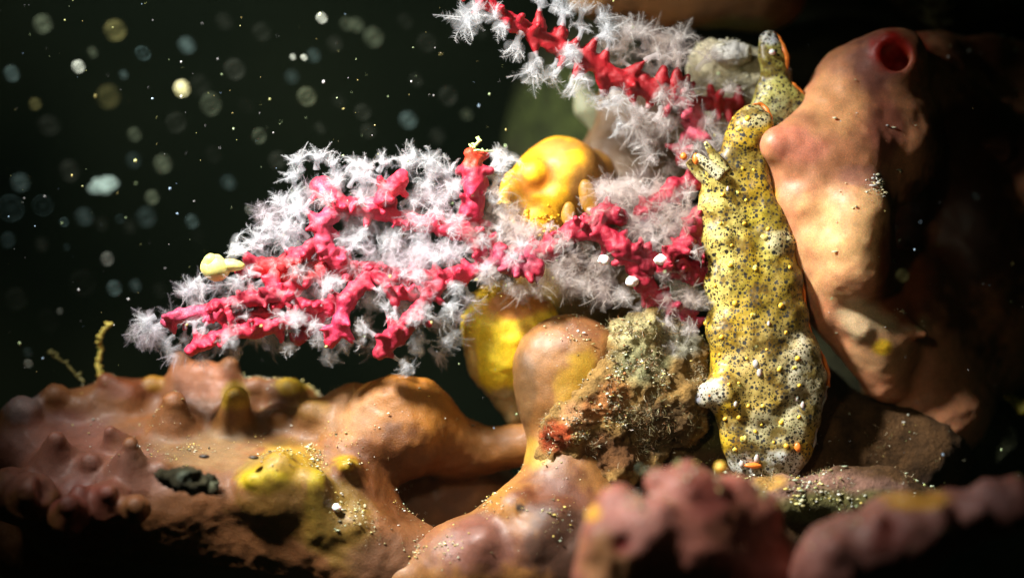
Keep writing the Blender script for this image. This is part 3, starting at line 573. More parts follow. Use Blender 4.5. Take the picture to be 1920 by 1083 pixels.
root_m = empty('red_soft_coral', (0, 0, 0))
tag(root_m, 'bushy pink-red coral colony thick with white polyps, spreading left of the slug', 'soft coral')
main_lines = [
    [(1325, 515, .3, 22), (1270, 500, .1, 21), (1215, 495, -.1, 22), (1165, 465, -.2, 22), (1120, 430, -.1, 22), (1075, 432, 0, 22), (1025, 470, .1, 22), (960, 485, .1, 20), (900, 500, .2, 18)],
    [(1312, 402, .3, 20), (1300, 430, .2, 23), (1305, 470, .2, 22), (1322, 520, .3, 18)],
    [(1205, 400, .1, 20), (1235, 378, .2, 17), (1262, 350, .3, 18), (1300, 345, .4, 17)],
    [(1180, 475, -.1, 22), (1205, 525, .0, 22), (1235, 560, .2, 17), (1275, 585, .3, 17), (1300, 615, .4, 13)],
    [(1110, 430, -.1, 20), (1130, 400, -.1, 18), (1165, 410, -.1, 16)],
    [(910, 500, .2, 17), (850, 518, .1, 17), (780, 520, .1, 17), (700, 512, .1, 17), (630, 500, .1, 17), (560, 505, 0, 18), (490, 498, 0, 19), (450, 512, 0, 14)],
    [(640, 500, 0, 18), (605, 460, -.1, 22), (600, 420, -.1, 18), (645, 385, 0, 20), (600, 350, 0, 22)],
    [(640, 385, 0, 20), (700, 395, .1, 17), (770, 412, .2, 16), (850, 432, .3, 16), (910, 445, .3, 16), (950, 480, .2, 16)],
    [(705, 390, .1, 15), (730, 360, 0, 18), (752, 335, -.1, 20)],
    [(900, 470, .2, 18), (880, 430, .1, 20), (886, 390, .0, 23), (890, 345, 0, 23), (884, 292, 0, 17)],
    [(840, 520, 0, 17), (795, 560, -.2, 18), (770, 600, -.3, 20), (735, 635, -.4, 22), (710, 660, -.4, 15)],
    [(600, 505, -.1, 17), (540, 545, -.2, 17), (470, 560, -.2, 17), (400, 580, -.2, 16), (340, 590, -.2, 17), (312, 605, -.2, 11)],
    [(690, 515, -.1, 16), (650, 560, -.3, 17), (640, 605, -.3, 20), (620, 640, -.3, 13)],
    [(650, 570, -.1, 15), (560, 600, -.1, 15), (470, 620, -.2, 15), (400, 635, -.3, 14), (355, 655, -.4, 11)],
    [(540, 545, 0, 14), (500, 590, 0, 14), (440, 600, 0, 14)],
    [(590, 600, .1, 13), (560, 640, .2, 13)],
    [(700, 512, -.1, 14), (735, 548, -.2, 14), (790, 552, -.2, 14)],
    [(520, 505, -.1, 15), (510, 540, -.2, 15), (560, 570, -.2, 13), (620, 575, -.2, 13)],
    [(600, 450, -.1, 14), (560, 480, -.2, 15), (530, 500, -.2, 14)],
    [(400, 582, -.3, 13), (430, 610, -.3, 13)],
    [(940, 470, -.1, 14), (960, 505, -.2, 15), (1010, 500, -.2, 14)],
    [(1240, 505, -.2, 14), (1262, 470, -.2, 14), (1290, 455, -.1, 15)],
]
tips = coral(root_m, main_lines[:5], rnd, spacing=.34, red=(.52, .012, .045), toothr=.105, toothl=.13, seed=70)
tips2 = coral(root_m, main_lines[5:], rnd, spacing=.30, red=(.66, .022, .065), seed=80, toothl=.15, toothr=.10)
allt = [(p, d, p[0] > 0.5) for p, d in tips + tips2]
rnd.shuffle(allt)
cnt = 0
for p, d, w in allt:
    s = (CAMD + p[1]) / CAMD; u = p[0] / s * 100 + 960
    keep = .5 if u > 1000 else .85
    if d[1] < -.3: keep *= .3
    if rnd.random() > keep or cnt >= 215: continue
    dd = np.array(d) + np.array((0, -.15, .1)); place_polyp(root_m, p, dd, rnd.uniform(.75, 1.1), w); cnt += 1
# polyps filling the fans between the branches, and the fringe against the dark water
fringe = [(560, 300), (590, 295), (625, 305), (655, 300), (690, 308), (720, 302), (780, 290), (765, 312), (800, 318), (835, 325), (815, 300), (545, 335), (560, 365), (530, 380), (555, 400), (530, 415), (500, 420), (480, 440), (470, 460), (520, 440), (560, 430), (440, 470), (345, 540), (355, 525), (380, 540), (290, 610), (280, 625), (305, 640), (270, 600), (320, 660), (930, 290), (945, 300),
          (660, 330), (690, 340), (800, 350), (830, 370), (770, 370), (850, 350), (555, 460), (540, 470), (640, 345), (930, 340), (925, 375)]
fans = [(690, 450), (720, 460), (750, 450), (780, 465), (810, 470), (840, 480), (665, 460), (700, 480), (760, 490), (860, 470), (660, 540), (690, 550), (600, 560), (570, 570), (720, 560), (610, 590), (520, 600), (680, 620), (650, 660), (690, 600), (590, 640), (540, 650), (500, 640), (450, 660), (470, 590), (740, 570), (820, 600), (840, 590), (835, 640), (860, 620), (780, 660), (760, 680), (800, 640), (640, 650), (610, 660), (375, 670),
        (930, 420), (950, 400), (970, 430), (960, 530), (1000, 530), (920, 530), (1040, 510), (1060, 520), (930, 460), (1000, 440), (1130, 370), (1170, 370), (1200, 360), (1185, 345), (1150, 390), (1100, 460), (1240, 420), (1260, 440), (1230, 450), (1250, 470), (1190, 430), (1170, 570), (1165, 550), (1185, 575), (1260, 530), (1280, 550), (1300, 570), (1120, 520), (1100, 530), (1240, 620), (1270, 640), (1285, 620), (1290, 380), (1130, 490)]
for k, (u, v) in enumerate(fringe):
    if cnt >= 298: break
    c = P(620 if u < 780 else 880, 480, 0); p = P(u, v, rnd.uniform(-.3, .4)); d = p - c; d[1] = -.4 * abs(d[2]) ; d = d / np.linalg.norm(d)
    place_polyp(root_m, p - d * .2, d + np.array((rnd.uniform(-.3, .3), rnd.uniform(-.5, .1), rnd.uniform(-.3, .3))), rnd.uniform(1.0, 1.35), False); cnt += 1
for k, (u, v) in enumerate(fans):
    if cnt >= 298: break
    place_polyp(root_m, P(u, v, rnd.uniform(.1, .5)), (rnd.uniform(-.7, .7), -1, rnd.uniform(-.7, .7)), rnd.uniform(.9, 1.25), u > 900); cnt += 1

# the fuzz of polyps deeper in the bush, too dense to count
def thicket(spots, meshes, mats, parent):
    VV, FF, MM, k = [], [], [], 0
    src = []
    for me in meshes:
        co = np.empty(len(me.vertices) * 3, np.float32); me.vertices.foreach_get('co', co); src.append((co.reshape(-1, 3), [tuple(p.vertices) for p in me.polygons], [p.material_index for p in me.polygons]))
    for (p, d, sc) in spots:
        co, fc, mi = src[rnd.randrange(len(src))]; MM.extend(mi); q = Vector(d).to_track_quat('Z', 'Y').to_matrix(); M = np.array(q)
        VV.append((co * sc) @ M.T + p); FF.extend([tuple(i + k for i in f) for f in fc]); k += len(co)
    o = link_mesh('polyp_thicket', np.concatenate(VV), FF, mats[0], None, parent); o.data.materials.append(mats[1]); o.data.materials.append(mats[2]); o.data.polygons.foreach_set('material_index', np.array(MM, np.int32))
    return tag(o, kind='stuff')
sp_l, sp_r = [], []
hull = [(330, 620, 90, 45, 22), (430, 580, 100, 60, 30), (560, 560, 110, 80, 42), (700, 560, 110, 90, 42), (640, 400, 100, 70, 34), (740, 400, 100, 80, 34), (830, 400, 60, 80, 22), (760, 480, 110, 40, 26), (540, 420, 50, 60, 16), (820, 600, 60, 70, 16)]
for cu, cv, ru, rv, n in hull:
    for _ in range(int(n * .5)):
        a, q = rnd.uniform(0, 6.283), math.sqrt(rnd.random()); u, v = cu + ru * q * math.cos(a), cv + rv * q * math.sin(a); sp_l.append((P(u, v, rnd.uniform(-.1, .7)), (rnd.uniform(-1, 1), -.8, rnd.uniform(-1, 1)), rnd.uniform(.9, 1.3)))
for cu, cv, ru, rv, n in [(930, 430, 50, 60, 20), (1000, 510, 90, 40, 26), (1160, 380, 70, 40, 22), (1230, 430, 70, 60, 28), (1110, 500, 70, 50, 14), (1250, 560, 50, 30, 10)]:
    for _ in range(n):
        a, q = rnd.uniform(0, 6.283), math.sqrt(rnd.random()); sp_r.append((P(cu + ru * q * math.cos(a), cv + rv * q * math.sin(a), rnd.uniform(-.1, .6)), (rnd.uniform(-1, 1), -.8, rnd.uniform(-1, 1)), rnd.uniform(.9, 1.3)))
thicket(sp_l, POL, (M_cup_deep, M_polyp_deep, M_fuzz_deep), root_m); thicket(sp_r, POLW, (M_cup_deep_warm, M_polyp_deep_warm, M_fuzz_deep), root_m)
sp_u = [(P(rnd.gauss(1230, 55), rnd.gauss(200, 60), rnd.uniform(.5, 1.3)), (rnd.uniform(-1, 1), -.8, rnd.uniform(-1, 1)), rnd.uniform(.9, 1.4)) for _ in range(20)] + [(P(rnd.uniform(1120, 1250), rnd.uniform(70, 140), rnd.uniform(.5, 1.2)), (rnd.uniform(-.5, .5), -.6, 1), rnd.uniform(1, 1.4)) for _ in range(12)]
thicket(sp_u, POLW, (M_cup_deep_warm, M_polyp_deep_warm, M_fuzz_deep), root_u)

def bead(name, u, v, r, y, mat, label=None, cat=None, parent=None, sz=(1, 1, 1), disp=.12, group=None, seed=0, seg=3):
    import bmesh
    bm = bmesh.new(); bmesh.ops.create_icosphere(bm, subdivisions=seg, radius=1)
    V = np.array([v_.co[:] for v_ in bm.verts]); F = [tuple(q.index for q in f.verts) for f in bm.faces]; bm.free()
    V = V * (1 + disp * fbm(V + seed, 1.3, seed))[:, None] * R(r, y) * np.array(sz)
    o = link_mesh(name, V, F, mat, None, parent); o.location = P(u, v, y) if not parent else Vector(P(u, v, y)) - parent.location
    if label: tag(o, label, cat, group)
    return o
M_cream = plain('cream_tissue', (.62, .55, .17), .5, .5)
M_white = plain('white_tissue', (.85, .82, .78), .5, .5)
M_green = plain('green_algae', (.55, .7, .25), .5, .3)
a1 = empty('cream_blob', P(408, 502, -.3)); tag(a1, 'round cream-yellow blob stuck on the left tip of the coral', 'egg mass')
bead('lump', 404, 502, 27, -.3, M_cream, parent=a1, sz=(1.0, .8, .95)); bead('lump', 430, 497, 17, -.3, M_cream, parent=a1, sz=(1.6, .8, .7), seed=3); bead('lump', 395, 490, 15, -.35, M_cream, parent=a1, seed=4)
for u, v, r, y, t in ((1132, 487, 11, -.38, 'left'), (1240, 487, 13, -.32, 'right'), (1185, 527, 11, -.3, 'lower')):
    bead('closed_polyp', u, v, r, y, M_white, {'left': 'closed white polyp knob on the red coral near its trunk fork', 'right': 'closed white polyp knob on the thick red stem by the slug', 'lower': 'faint closed white knob below the coral trunk, lowest of three'}[t], 'polyp', disp=.22, sz=(1.1, .8, .85), seed=int(u))

# ------------------------------------------------------------------ sea slug
def tube_obj(name, pts, rads, mat, parent=None, k=8, flat=1.0, sub=6, wob=0, tint=None, seed=0, axis=None):
    """Tapered tube through points, Catmull-Rom smoothed, optionally flattened to a blade."""
    pts = [Vector(p) for p in pts]; Q = []; W = []
    for i in range(len(pts) - 1):
        p0, p1, p2, p3 = pts[max(i - 1, 0)], pts[i], pts[i + 1], pts[min(i + 2, len(pts) - 1)]
        for j in range(sub):
            t = j / sub
            Q.append(.5 * ((2 * p1) + (p2 - p0) * t + (2 * p0 - 5 * p1 + 4 * p2 - p3) * t * t + (3 * p1 - p0 - 3 * p2 + p3) * t ** 3)); W.append(rads[i] * (1 - t) + rads[i + 1] * t)
    Q.append(pts[-1]); W.append(rads[-1]); V = []; F = []; r = random.Random(seed)
    n = len(Q)
    for i in range(n):
        d = (Q[min(i + 1, n - 1)] - Q[max(i - 1, 0)]).normalized(); a = (Vector(axis) if axis else Vector((0, 1, 0))); a = (a - d * a.dot(d)).normalized(); b = d.cross(a)
        off = b * (wob * math.sin(i * 1.3 + seed) * r.uniform(.4, 1)) + a * (wob * math.sin(i * .9 + seed * 2) * r.uniform(.4, 1)) if wob else Vector((0, 0, 0))
        for j in range(k):
            t = 2 * math.pi * j / k; V.append(Q[i] + off + a * math.cos(t) * W[i] * flat + b * math.sin(t) * W[i])
        if i:
            for j in range(k): F.append(((i - 1) * k + j, (i - 1) * k + (j + 1) % k, i * k + (j + 1) % k, i * k + j))
    F.append(tuple(range(k))[::-1]); F.append(tuple((n - 1) * k + j for j in range(k)))
    V = np.array([tuple(v) for v in V])
    if parent: V = V - np.array(parent.location)
    return link_mesh(name, V, F, mat, None if tint is None else np.tile(np.array(tint), (len(V), 1)), parent)

def slug_part(nm, fl, base, patches, parent, seed, disp):
    return skin(nm, fl, .034, M_slug, base, patches, disp, seed, parent, vary=.12)
s1 = empty('sea_slug', (0, 0, 0)); tag(s1, 'large yellow-green sea slug freckled black with orange papillae, clinging head up', 'sea slug')
Y0 = .25; body = Flesh(); fz = (1, .62, 1)
for u, v, r in ((1412, 228, 31), (1402, 265, 44), (1394, 305, 42), (1380, 345, 56), (1376, 400, 64), (1392, 455, 74), (1408, 510, 84), (1416, 570, 86), (1422, 630, 90), (1434, 690, 102), (1440, 745, 98), (1440, 795, 86), (1436, 835, 76), (1425, 862, 40), (1455, 858, 42)):
    body.S(u, v, r, Y0, .25, sz=(1, .48, 1))
for u, v, r in ((1346, 385, 36), (1350, 450, 38), (1358, 530, 36), (1364, 620, 34), (1385, 760, 38), (1392, 820, 34), (1420, 350, 24), (1440, 400, 30), (1456, 450, 36), (1468, 520, 34), (1474, 590, 36), (1494, 670, 38), (1510, 715, 36), (1490, 780, 40), (1478, 835, 36), (1420, 240, 24)):
    body.S(u, v, r, Y0 - .1, .25, sz=(1, .75, 1))
body.C(1358, 732, 0, 40, 1325, 741, -.1, 20, .2).C(1325, 741, -.1, 18, 1289, 748, -.1, 4, .08).C(1350, 350, .1, 24, 1325, 322, .0, 20, .2)
for a in ((1395, 335, -.28, 6, 1425, 372, -.22, 7), (1415, 430, -.30, 6, 1450, 520, -.30, 7), (1385, 285, -.12, 7, 1420, 292, -.05, 7), (1505, 745, -.2, 7, 1470, 775, -.30, 7), (1465, 610, -.32, 5, 1490, 640, -.25, 6), (1400, 795, -.25, 6, 1450, 812, -.3, 6)):
    body.C(*a, .25, True)
YG = (.58, .385, .022)
slug_part('body', body, YG, [(1350, 440, 45, 160, (.84, .72, .20)), (1440, 420, 40, 50, (.34, .25, .02)), (1420, 400, 20, 20, (.62, .5, .05)), (1470, 560, 50, 90, (.32, .23, .03), .9), (1400, 540, 30, 60, (.40, .29, .02), .8), (1440, 480, 20, 30, (.7, .6, .12)), (1400, 300, 50, 26, (.38, .28, .04)), (1420, 215, 34, 22, (.75, .68, .35)),  # tall pale strip at left paints in the brighter strobe side
                         (1430, 868, 80, 28, (.74, .78, .76)), (1500, 720, 60, 90, (.60, .56, .38)), (1325, 742, 36, 32, (.62, .60, .48)), (1298, 748, 18, 16, (.26, .27, .34)), (1425, 700, 60, 90, (.55, .44, .16), .7), (1440, 800, 80, 40, (.50, .46, .25)), (1465, 455, 26, 26, (.9, .85, .5))],
          s1, 1, ((.03, 1.8), (.022, 4.5)))
# rhinophores, rolled, orange tipped
for pts, rr in (([(1345, 345), (1315, 325), (1290, 302)], (.17, .14, .07)), ([(1352, 330), (1325, 308), (1306, 290)], (.13, .11, .04)), ([(1358, 322), (1342, 297), (1322, 266)], (.14, .11, .03))):
    y0 = 0.0 if rr[0] != .13 else -.15
    o = tube_obj('rhinophore', [P(u, v, y0 - .05 * i) for i, (u, v) in enumerate(pts)], rr, M_slug, s1, k=12, flat=.8, tint=(.66, .62, .26) if rr[0] != .13 else (.8, .78, .5), seed=int(pts[0][0]))
for u, v, rot in ((1282, 293, 0), (1305, 298, 1)):
    bead('orange_tip', u, v, 8, -.22, M_orange, parent=s1, sz=(.8, .7, 1.4 if rot else .9), disp=.1)
rim = [(1412, 197, 3), (1428, 196, 5), (1440, 210, 6), (1445, 230, 6), (1438, 250, 5), (1432, 285, 5), (1428, 320, 5), (1432, 350, 6), (1448, 380, 7), (1466, 410, 9), (1484, 445, 10), (1494, 490, 10), (1502, 540, 10), (1508, 590, 10), (1517, 630, 10), (1533, 660, 11), (1547, 695, 12), (1548, 725, 11)]
def margin(name, lst, yo, mat, parent, seed, flat=.45, wob=.008):
    return tube_obj(name, [P(u, v, yo + .05 * math.sin(i * 1.7)) for i, (u, v, r) in enumerate(lst)], [r / 100 * .75 for u, v, r in lst], mat, parent, k=8, flat=flat, wob=wob, seed=seed)
margin('orange_margin', rim, Y0 - .05, M_orange, s1, 1)
margin('pale_margin', [(1547, 722, 8), (1540, 752, 10), (1526, 785, 12), (1522, 820, 13), (1510, 852, 13), (1485, 875, 13), (1450, 886, 12), (1418, 886, 11), (1398, 878, 7)], Y0 - .1, M_palerim, s1, 2, flat=.6, wob=.02)
bead('orange_tip', 1412, 872, 16, -.12, M_orange, parent=s1, sz=(1, .4, .35), disp=.1)
bead('orange_tip', 1496, 838, 8, -.22, M_orange, parent=s1, sz=(.8, .5, 1.1))
bead('orange_tip', 1330, 739, 6, -.27, M_orange, parent=s1, sz=(.8, .5, 1.3))
SV, SN = SKINS['body']
def on_slug(u, v):
    s = (CAMD + SV[:, 1]) / CAMD; uu = SV[:, 0] / s * 100 + 960; vv = 541.5 - SV[:, 2] / s * 100
    d = (uu - u) ** 2 + (vv - v) ** 2 + np.where(SN[:, 1] > .2, 1e5, 0)
    i = int(np.argmin(d)); return SV[i], SN[i]
paps = [(1369, 496, 7), (1379, 570, 7), (1466, 573, 7), (1410, 590, 5), (1352, 632, 6), (1340, 535, 5), (1322, 605, 6), (1319, 570, 5), (1497, 672, 7), (1462, 692, 6), (1385, 781, 7), (1358, 785, 6), (1463, 793, 6), (1368, 718, 5), (1405, 760, 5), (1387, 718, 4), (1437, 653, 4), (1474, 625, 5), (1393, 822, 6), (1417, 808, 5), (1474, 835, 6), (1378, 843, 5), (1428, 796, 4), (1355, 365, 6), (1387, 244, 5), (1402, 222, 7), (1375, 222, 4), (1433, 443, 6), (1440, 430, 5), (1395, 420, 5), (1350, 420, 5), (1372, 460, 4), (1311, 400, 5), (1314, 470, 5), (1392, 315, 4), (1413, 318, 4), (1398, 375, 4), (1325, 520, 4), (1500, 722, 5), (1490, 690, 4), (1340, 700, 4), (1350, 665, 4), (1415, 505, 5), (1480, 500, 5), (1400, 670, 4), (1430, 760, 4), (1500, 780, 5), (1450, 830, 4), (1383, 360, 4)]
for k, (u, v, r) in enumerate(paps):
    p, n = on_slug(u, v)
    o = bead('papilla', 960, 541.5, r * .8, 0, M_papilla, parent=s1, disp=.3, seed=k, seg=2); o.location = tuple(p - n * R(r) * .12)
    if k % 3 == 0: 
        w = bead('papilla_collar', 960, 541.5, r * 1.7, 0, M_cream, parent=s1, disp=.35, seed=k + 90, seg=2); w.location = tuple(p - n * R(r) * 1.3)
for k, (u, v, r) in enumerate(((1416, 683, 9), (1425, 700, 8), (1378, 756, 6), (1365, 355, 5), (1440, 605, 5), (1505, 760, 7), (1495, 745, 6), (1420, 860, 9), (1390, 868, 8))):
    p, n = on_slug(u, v); o = bead('white_wart', 960, 541.5, r * .8, 0, M_palerim, parent=s1, disp=.25, seed=k, seg=2, sz=(.8, .8, 1.3)); o.location = tuple(p)

s2 = empty('sea_slug', (0, 0, 0)); tag(s2, 'smaller greenish sea slug with large black spots rising behind the first slug', 'sea slug')
b2 = Flesh(); 
for u, v, r in ((1444, 76, 17), (1449, 100, 24), (1452, 128, 25), (1446, 158, 24), (1455, 188, 38), (1480, 186, 28), (1440, 215, 36), (1470, 215, 40)): b2.S(u, v, r, .75, .2, sz=(1, .5, 1))
slug_part('body', b2, (.52, .50, .14), [(1443, 66, 20, 16, (.7, .76, .8)), (1470, 215, 40, 30, (.34, .33, .14))], s2, 77, ((.035, 2.5), (.02, 6)))
margin('orange_margin', [(1448, 62, 3), (1458, 68, 5), (1468, 86, 6), (1476, 110, 6), (1472, 136, 5), (1472, 150, 4), (1488, 160, 6), (1503, 175, 6), (1514, 196, 6)], .7, M_orange, s2, 5)
bead('white_wart', 1448, 98, 6, .55, M_white, parent=s2)

# ------------------------------------------------------------------ small growths
M_hyd = plain('hydroid_yellow', (.62, .50, .10), .6, .2)
def hydroid(pts, r, label, nb, ln, seed, mat=M_hyd):
    root = empty('hydroid', P(*pts[0])); tag(root, label, 'hydroid'); q = random.Random(seed)
    tube_obj('stem', [P(*p) for p in pts], [r * (1 - .5 * i / (len(pts) - 1)) for i in range(len(pts))], mat, root, k=6, wob=r * .5, seed=seed)
    for i in range(nb):
        t = q.uniform(0, len(pts) - 1.01); j = int(t); a = Vector(P(*pts[j])).lerp(Vector(P(*pts[j + 1])), t - j)
        d = Vector((q.uniform(-1, 1), q.uniform(-1, 1), q.uniform(-.2, 1))).normalized() * ln * q.uniform(.5, 1.2)
        tube_obj('side_branch', [a, a + d * .5 + Vector((0, 0, .02)), a + d], [r * .8, r * .7, r * .4], mat, root, k=4, sub=2)
hydroid([(187, 706, 1.8), (184, 680, 1.8), (190, 655, 1.8), (186, 635, 1.7), (194, 618, 1.7), (206, 609, 1.7)], .05, 'upright yellow-green hydroid strand on the sponge at left', 26, .10, 1)
hydroid([(158, 716, 1.7), (140, 700, 1.7), (122, 680, 1.6), (105, 672, 1.6), (90, 660, 1.6)], .03, 'thin leaning olive hydroid strand left of the upright one', 16, .10, 2, plain('hydroid_olive', (.22, .2, .06)))
hydroid([(884, 292, 0), (888, 280, 0), (898, 262, 0)], .035, 'tiny green hydroid on top of the tall red coral spike', 10, .14, 3, M_green)
hydroid([(872, 286, 0), (895, 282, -.1), (925, 284, -.1)], .022, 'thin horizontal green strand bridging the coral spike and a polyp', 5, .06, 6, M_green)
hydroid([(1765, 60, 3.9), (1750, 30, 3.6), (1755, 5, 3.6)], .05, 'dim bushy hydroid fringe on the ledge at top right', 44, .5, 4, plain('hydroid_dim', (.2, .2, .08)))
hydroid([(1180, 880, .2), (1195, 780, -.1), (1215, 750, -.1), (1240, 800, .0)], .018, 'fine pale thread caught on the shaggy clump', 10, .18, 5, plain('thread', (.5, .48, .35)))

# grains of sand and silt: uncountable, one object each
GV = {}
def grain_mat():
    m, n, l, b = new_mat('silt_grains'); at = n.new('ShaderNodeAttribute'); at.attribute_name = 'tint'
    l.new(at.outputs['Color'], b.inputs['Base Color']); b.inputs['Roughness'].default_value = .4; b.inputs['Coat Weight'].default_value = .3; b.inputs['Coat Roughness'].default_value = .1
    nz = n.new('ShaderNodeTexNoise'); nz.inputs['Scale'].default_value = 40; bp = n.new('ShaderNodeBump'); bp.inputs['Strength'].default_value = .4; l.new(nz.outputs['Fac'], bp.inputs['Height']); l.new(bp.outputs['Normal'], b.inputs['Normal'])
    return m
M_grain = grain_mat()
ICO = None
def grains(name, label, cat, src, zones, cols, lo=.012, hi=.05):
    """zones: (u, v, ru, rv, n)"""
    global ICO
    import bmesh
    if ICO is None:
        bm = bmesh.new(); bmesh.ops.create_icosphere(bm, subdivisions=1, radius=1); ICO = (np.array([v.co[:] for v in bm.verts]), np.array([[q.index for q in f.verts] for f in bm.faces])); bm.free()
    V, N = SKINS[src]; s = (CAMD + V[:, 1]) / CAMD; u = V[:, 0] / s * 100 + 960; v = 541.5 - V[:, 2] / s * 100
    vis = N[:, 1] < .25
    VV, FF, TT = [], [], []; k = 0
    for cu, cv, ru, rv, n in zones:
        w = np.exp(-(((u - cu) / ru) ** 2 + ((v - cv) / rv) ** 2)) * vis * np.clip(.25 + N[:, 2], .05, 1)
        w = w * np.clip(.3 + fbm(V, 2.5, 3), .02, 1) ** 2
        if w.sum() <= 0: continue
        for i in rng.choice(len(V), n, p=w / w.sum()):
            r = lo * .6 * (hi * 1.25 / lo) ** (rng.random() ** 2.6); q = ICO[0] * rng.uniform(.35, 1.5, (12, 3)) * np.array([rng.uniform(.6, 1.9), rng.uniform(.5, 1), rng.uniform(.4, 1)]) * r
            VV.append(q + V[i] + N[i] * r * .4 + rng.normal(0, .02, 3)); FF.append(ICO[1] + 12 * k); TT.append(np.tile(np.array(cols[rng.integers(len(cols))]) * rng.uniform(.6, 1.2), (12, 1))); k += 1
    o = link_mesh(name, np.concatenate(VV), np.concatenate(FF), M_grain, np.clip(np.concatenate(TT), 0, 1), smooth=False)
    tag(o, label, cat, kind='stuff'); return o
SILT = [(.7, .66, .4), (.6, .55, .2), (.8, .8, .7), (.3, .26, .1), (.5, .6, .4), (.1, .08, .04), (.75, .6, .15)]
grains('silt_grains', 'scattered sand and silt grains on the lumpy sponge', 'sand', 'lumpy_sponge', [(340, 820, 40, 20, 160), (330, 850, 90, 35, 140), (610, 860, 60, 30, 420), (560, 830, 120, 20, 300), (650, 950, 50, 34, 260), (700, 1000, 90, 50, 260), (250, 780, 120, 50, 120), (480, 700, 40, 14, 160), (590, 735, 40, 12, 140), (450, 770, 200, 80, 260), (750, 850, 120, 100, 140)], SILT, .008, .036)
grains('silt_grains', 'sand grains on the tan and mauve sponge arm', 'sand', 'branching_sponge', [(960, 1000, 110, 60, 300), (1090, 640, 50, 30, 120), (1050, 900, 90, 60, 260), (800, 1040, 60, 30, 260), (1080, 600, 30, 10, 60)], SILT, .008, .034)
grains('silt_grains', 'glinting grains on the peach ridged sponge', 'sand', 'ridged_sponge', [(1665, 330, 24, 16, 160), (1648, 360, 34, 22, 90), (1560, 400, 120, 180, 70), (1680, 600, 90, 90, 40), (1850, 100, 60, 20, 50)], [(.8, .8, .75), (.7, .72, .5), (.8, .7, .4)], .012, .07)
grains('silt_grains', 'coarse silt, shell bits and sand covering the shaggy clump', 'sand', 'detritus_clump', [(1190, 720, 90, 90, 1500), (1120, 770, 70, 50, 700), (1050, 810, 40, 40, 200), (1210, 625, 55, 26, 350), (1270, 700, 60, 60, 500), (1100, 810, 60, 40, 300)], SILT + [(.35, .12, .03), (.2, .19, .08), (.35, .3, .2), (.2, .12, .05), (.12, .1, .05)] * 2, .009, .036)
grains('silt_grains', 'green and pale sand grains strewn over the rock ledge', 'sand', 'reef_rock', [(1560, 935, 110, 16, 420), (1500, 915, 180, 30, 200), (1500, 830, 200, 60, 120), (1250, 850, 90, 60, 120), (1430, 940, 60, 20, 100)], SILT + [(.6, .7, .25), (.7, .75, .6)], .012, .06)
grains('silt_grains', 'grains sprinkled over the pink foreground sponge', 'sand', 'pink_sponge', [(1250, 950, 120, 60, 160), (1400, 930, 40, 20, 90)], SILT, .012, .055)
grains('silt_grains', 'grains sprinkled over the mauve foreground ridge', 'sand', 'mauve_sponge', [(1700, 980, 160, 50, 160)], SILT, .012, .05)
grains('silt_grains', 'crumbs of growth on the pale crusted stone', 'sand', 'pale_crusted_stone', [(1380, 140, 60, 50, 400)], [(.6, .58, .4), (.8, .8, .7), (.4, .38, .2)], .02, .07)
def turf(name, label, cat, src, zones, cols, ln=.13, wd=.0042, parent=None):
    V, N = SKINS[src]; s_ = (CAMD + V[:, 1]) / CAMD; u = V[:, 0] / s_ * 100 + 960; v = 541.5 - V[:, 2] / s_ * 100; VV, FF, TT, k = [], [], [], 0
    for cu, cv, ru, rv, n in zones:
        w = np.exp(-(((u - cu) / ru) ** 2 + ((v - cv) / rv) ** 2)) * (N[:, 1] < .4) * np.clip(.4 + fbm(V, 2, 8), .02, 1) ** 2
        for i in rng.choice(len(V), n, p=w / w.sum()):
            d = N[i] + rng.normal(0, .55, 3); d /= np.linalg.norm(d); L = ln * rng.uniform(.3, 1.5); q = V[i]; side = np.cross(d, rng.normal(0, 1, 3)); side /= np.linalg.norm(side) + 1e-9
            pts = []
            for t in range(4): pts += [q - side * wd * (1 - t * .25), q + side * wd * (1 - t * .25)]; d = d + rng.normal(0, .75, 3); d /= np.linalg.norm(d); q = q + d * L / 3
            VV.append(np.array(pts)); FF += [[k, k + 1, k + 3, k + 2], [k + 2, k + 3, k + 5, k + 4], [k + 4, k + 5, k + 7, k + 6]]; TT.append(np.tile(np.array(cols[rng.integers(len(cols))]) * rng.uniform(.5, 1.2), (8, 1))); k += 8
    o = link_mesh(name, np.concatenate(VV), np.array(FF), M_grain, np.clip(np.concatenate(TT), 0, 1), parent)
    return tag(o, label, cat, kind='stuff')
TC = [(.4, .36, .18), (.6, .56, .38), (.3, .2, .08), (.2, .2, .08), (.55, .4, .2), (.45, .2, .08)]
turf('algal_turf', 'fine algal fuzz growing over the shaggy brown clump', 'algae', 'detritus_clump', [(1190, 720, 100, 100, 2600), (1110, 770, 70, 50, 1000), (1210, 625, 60, 30, 800), (1280, 680, 50, 60, 700)], TC)
turf('algal_turf', 'pale fuzz growing on the crusted stone', 'algae', 'pale_crusted_stone', [(1380, 150, 70, 60, 700)], [(.7, .68, .5), (.5, .48, .3), (.85, .85, .8)], .14)
turf('algal_turf', 'green-brown fuzz over the rock ledge below the slug', 'algae', 'reef_rock', [(1500, 930, 180, 40, 900), (1350, 850, 160, 70, 700), (1620, 860, 120, 60, 300)], TC + [(.4, .5, .15)], .1)
turf('algal_turf', 'sparse fine fuzz on the lumpy sponge', 'algae', 'lumpy_sponge', [(610, 860, 70, 40, 220), (480, 705, 60, 16, 120), (700, 990, 80, 50, 160), (180, 715, 50, 20, 90), (590, 738, 40, 12, 70)], TC, .07, .003)
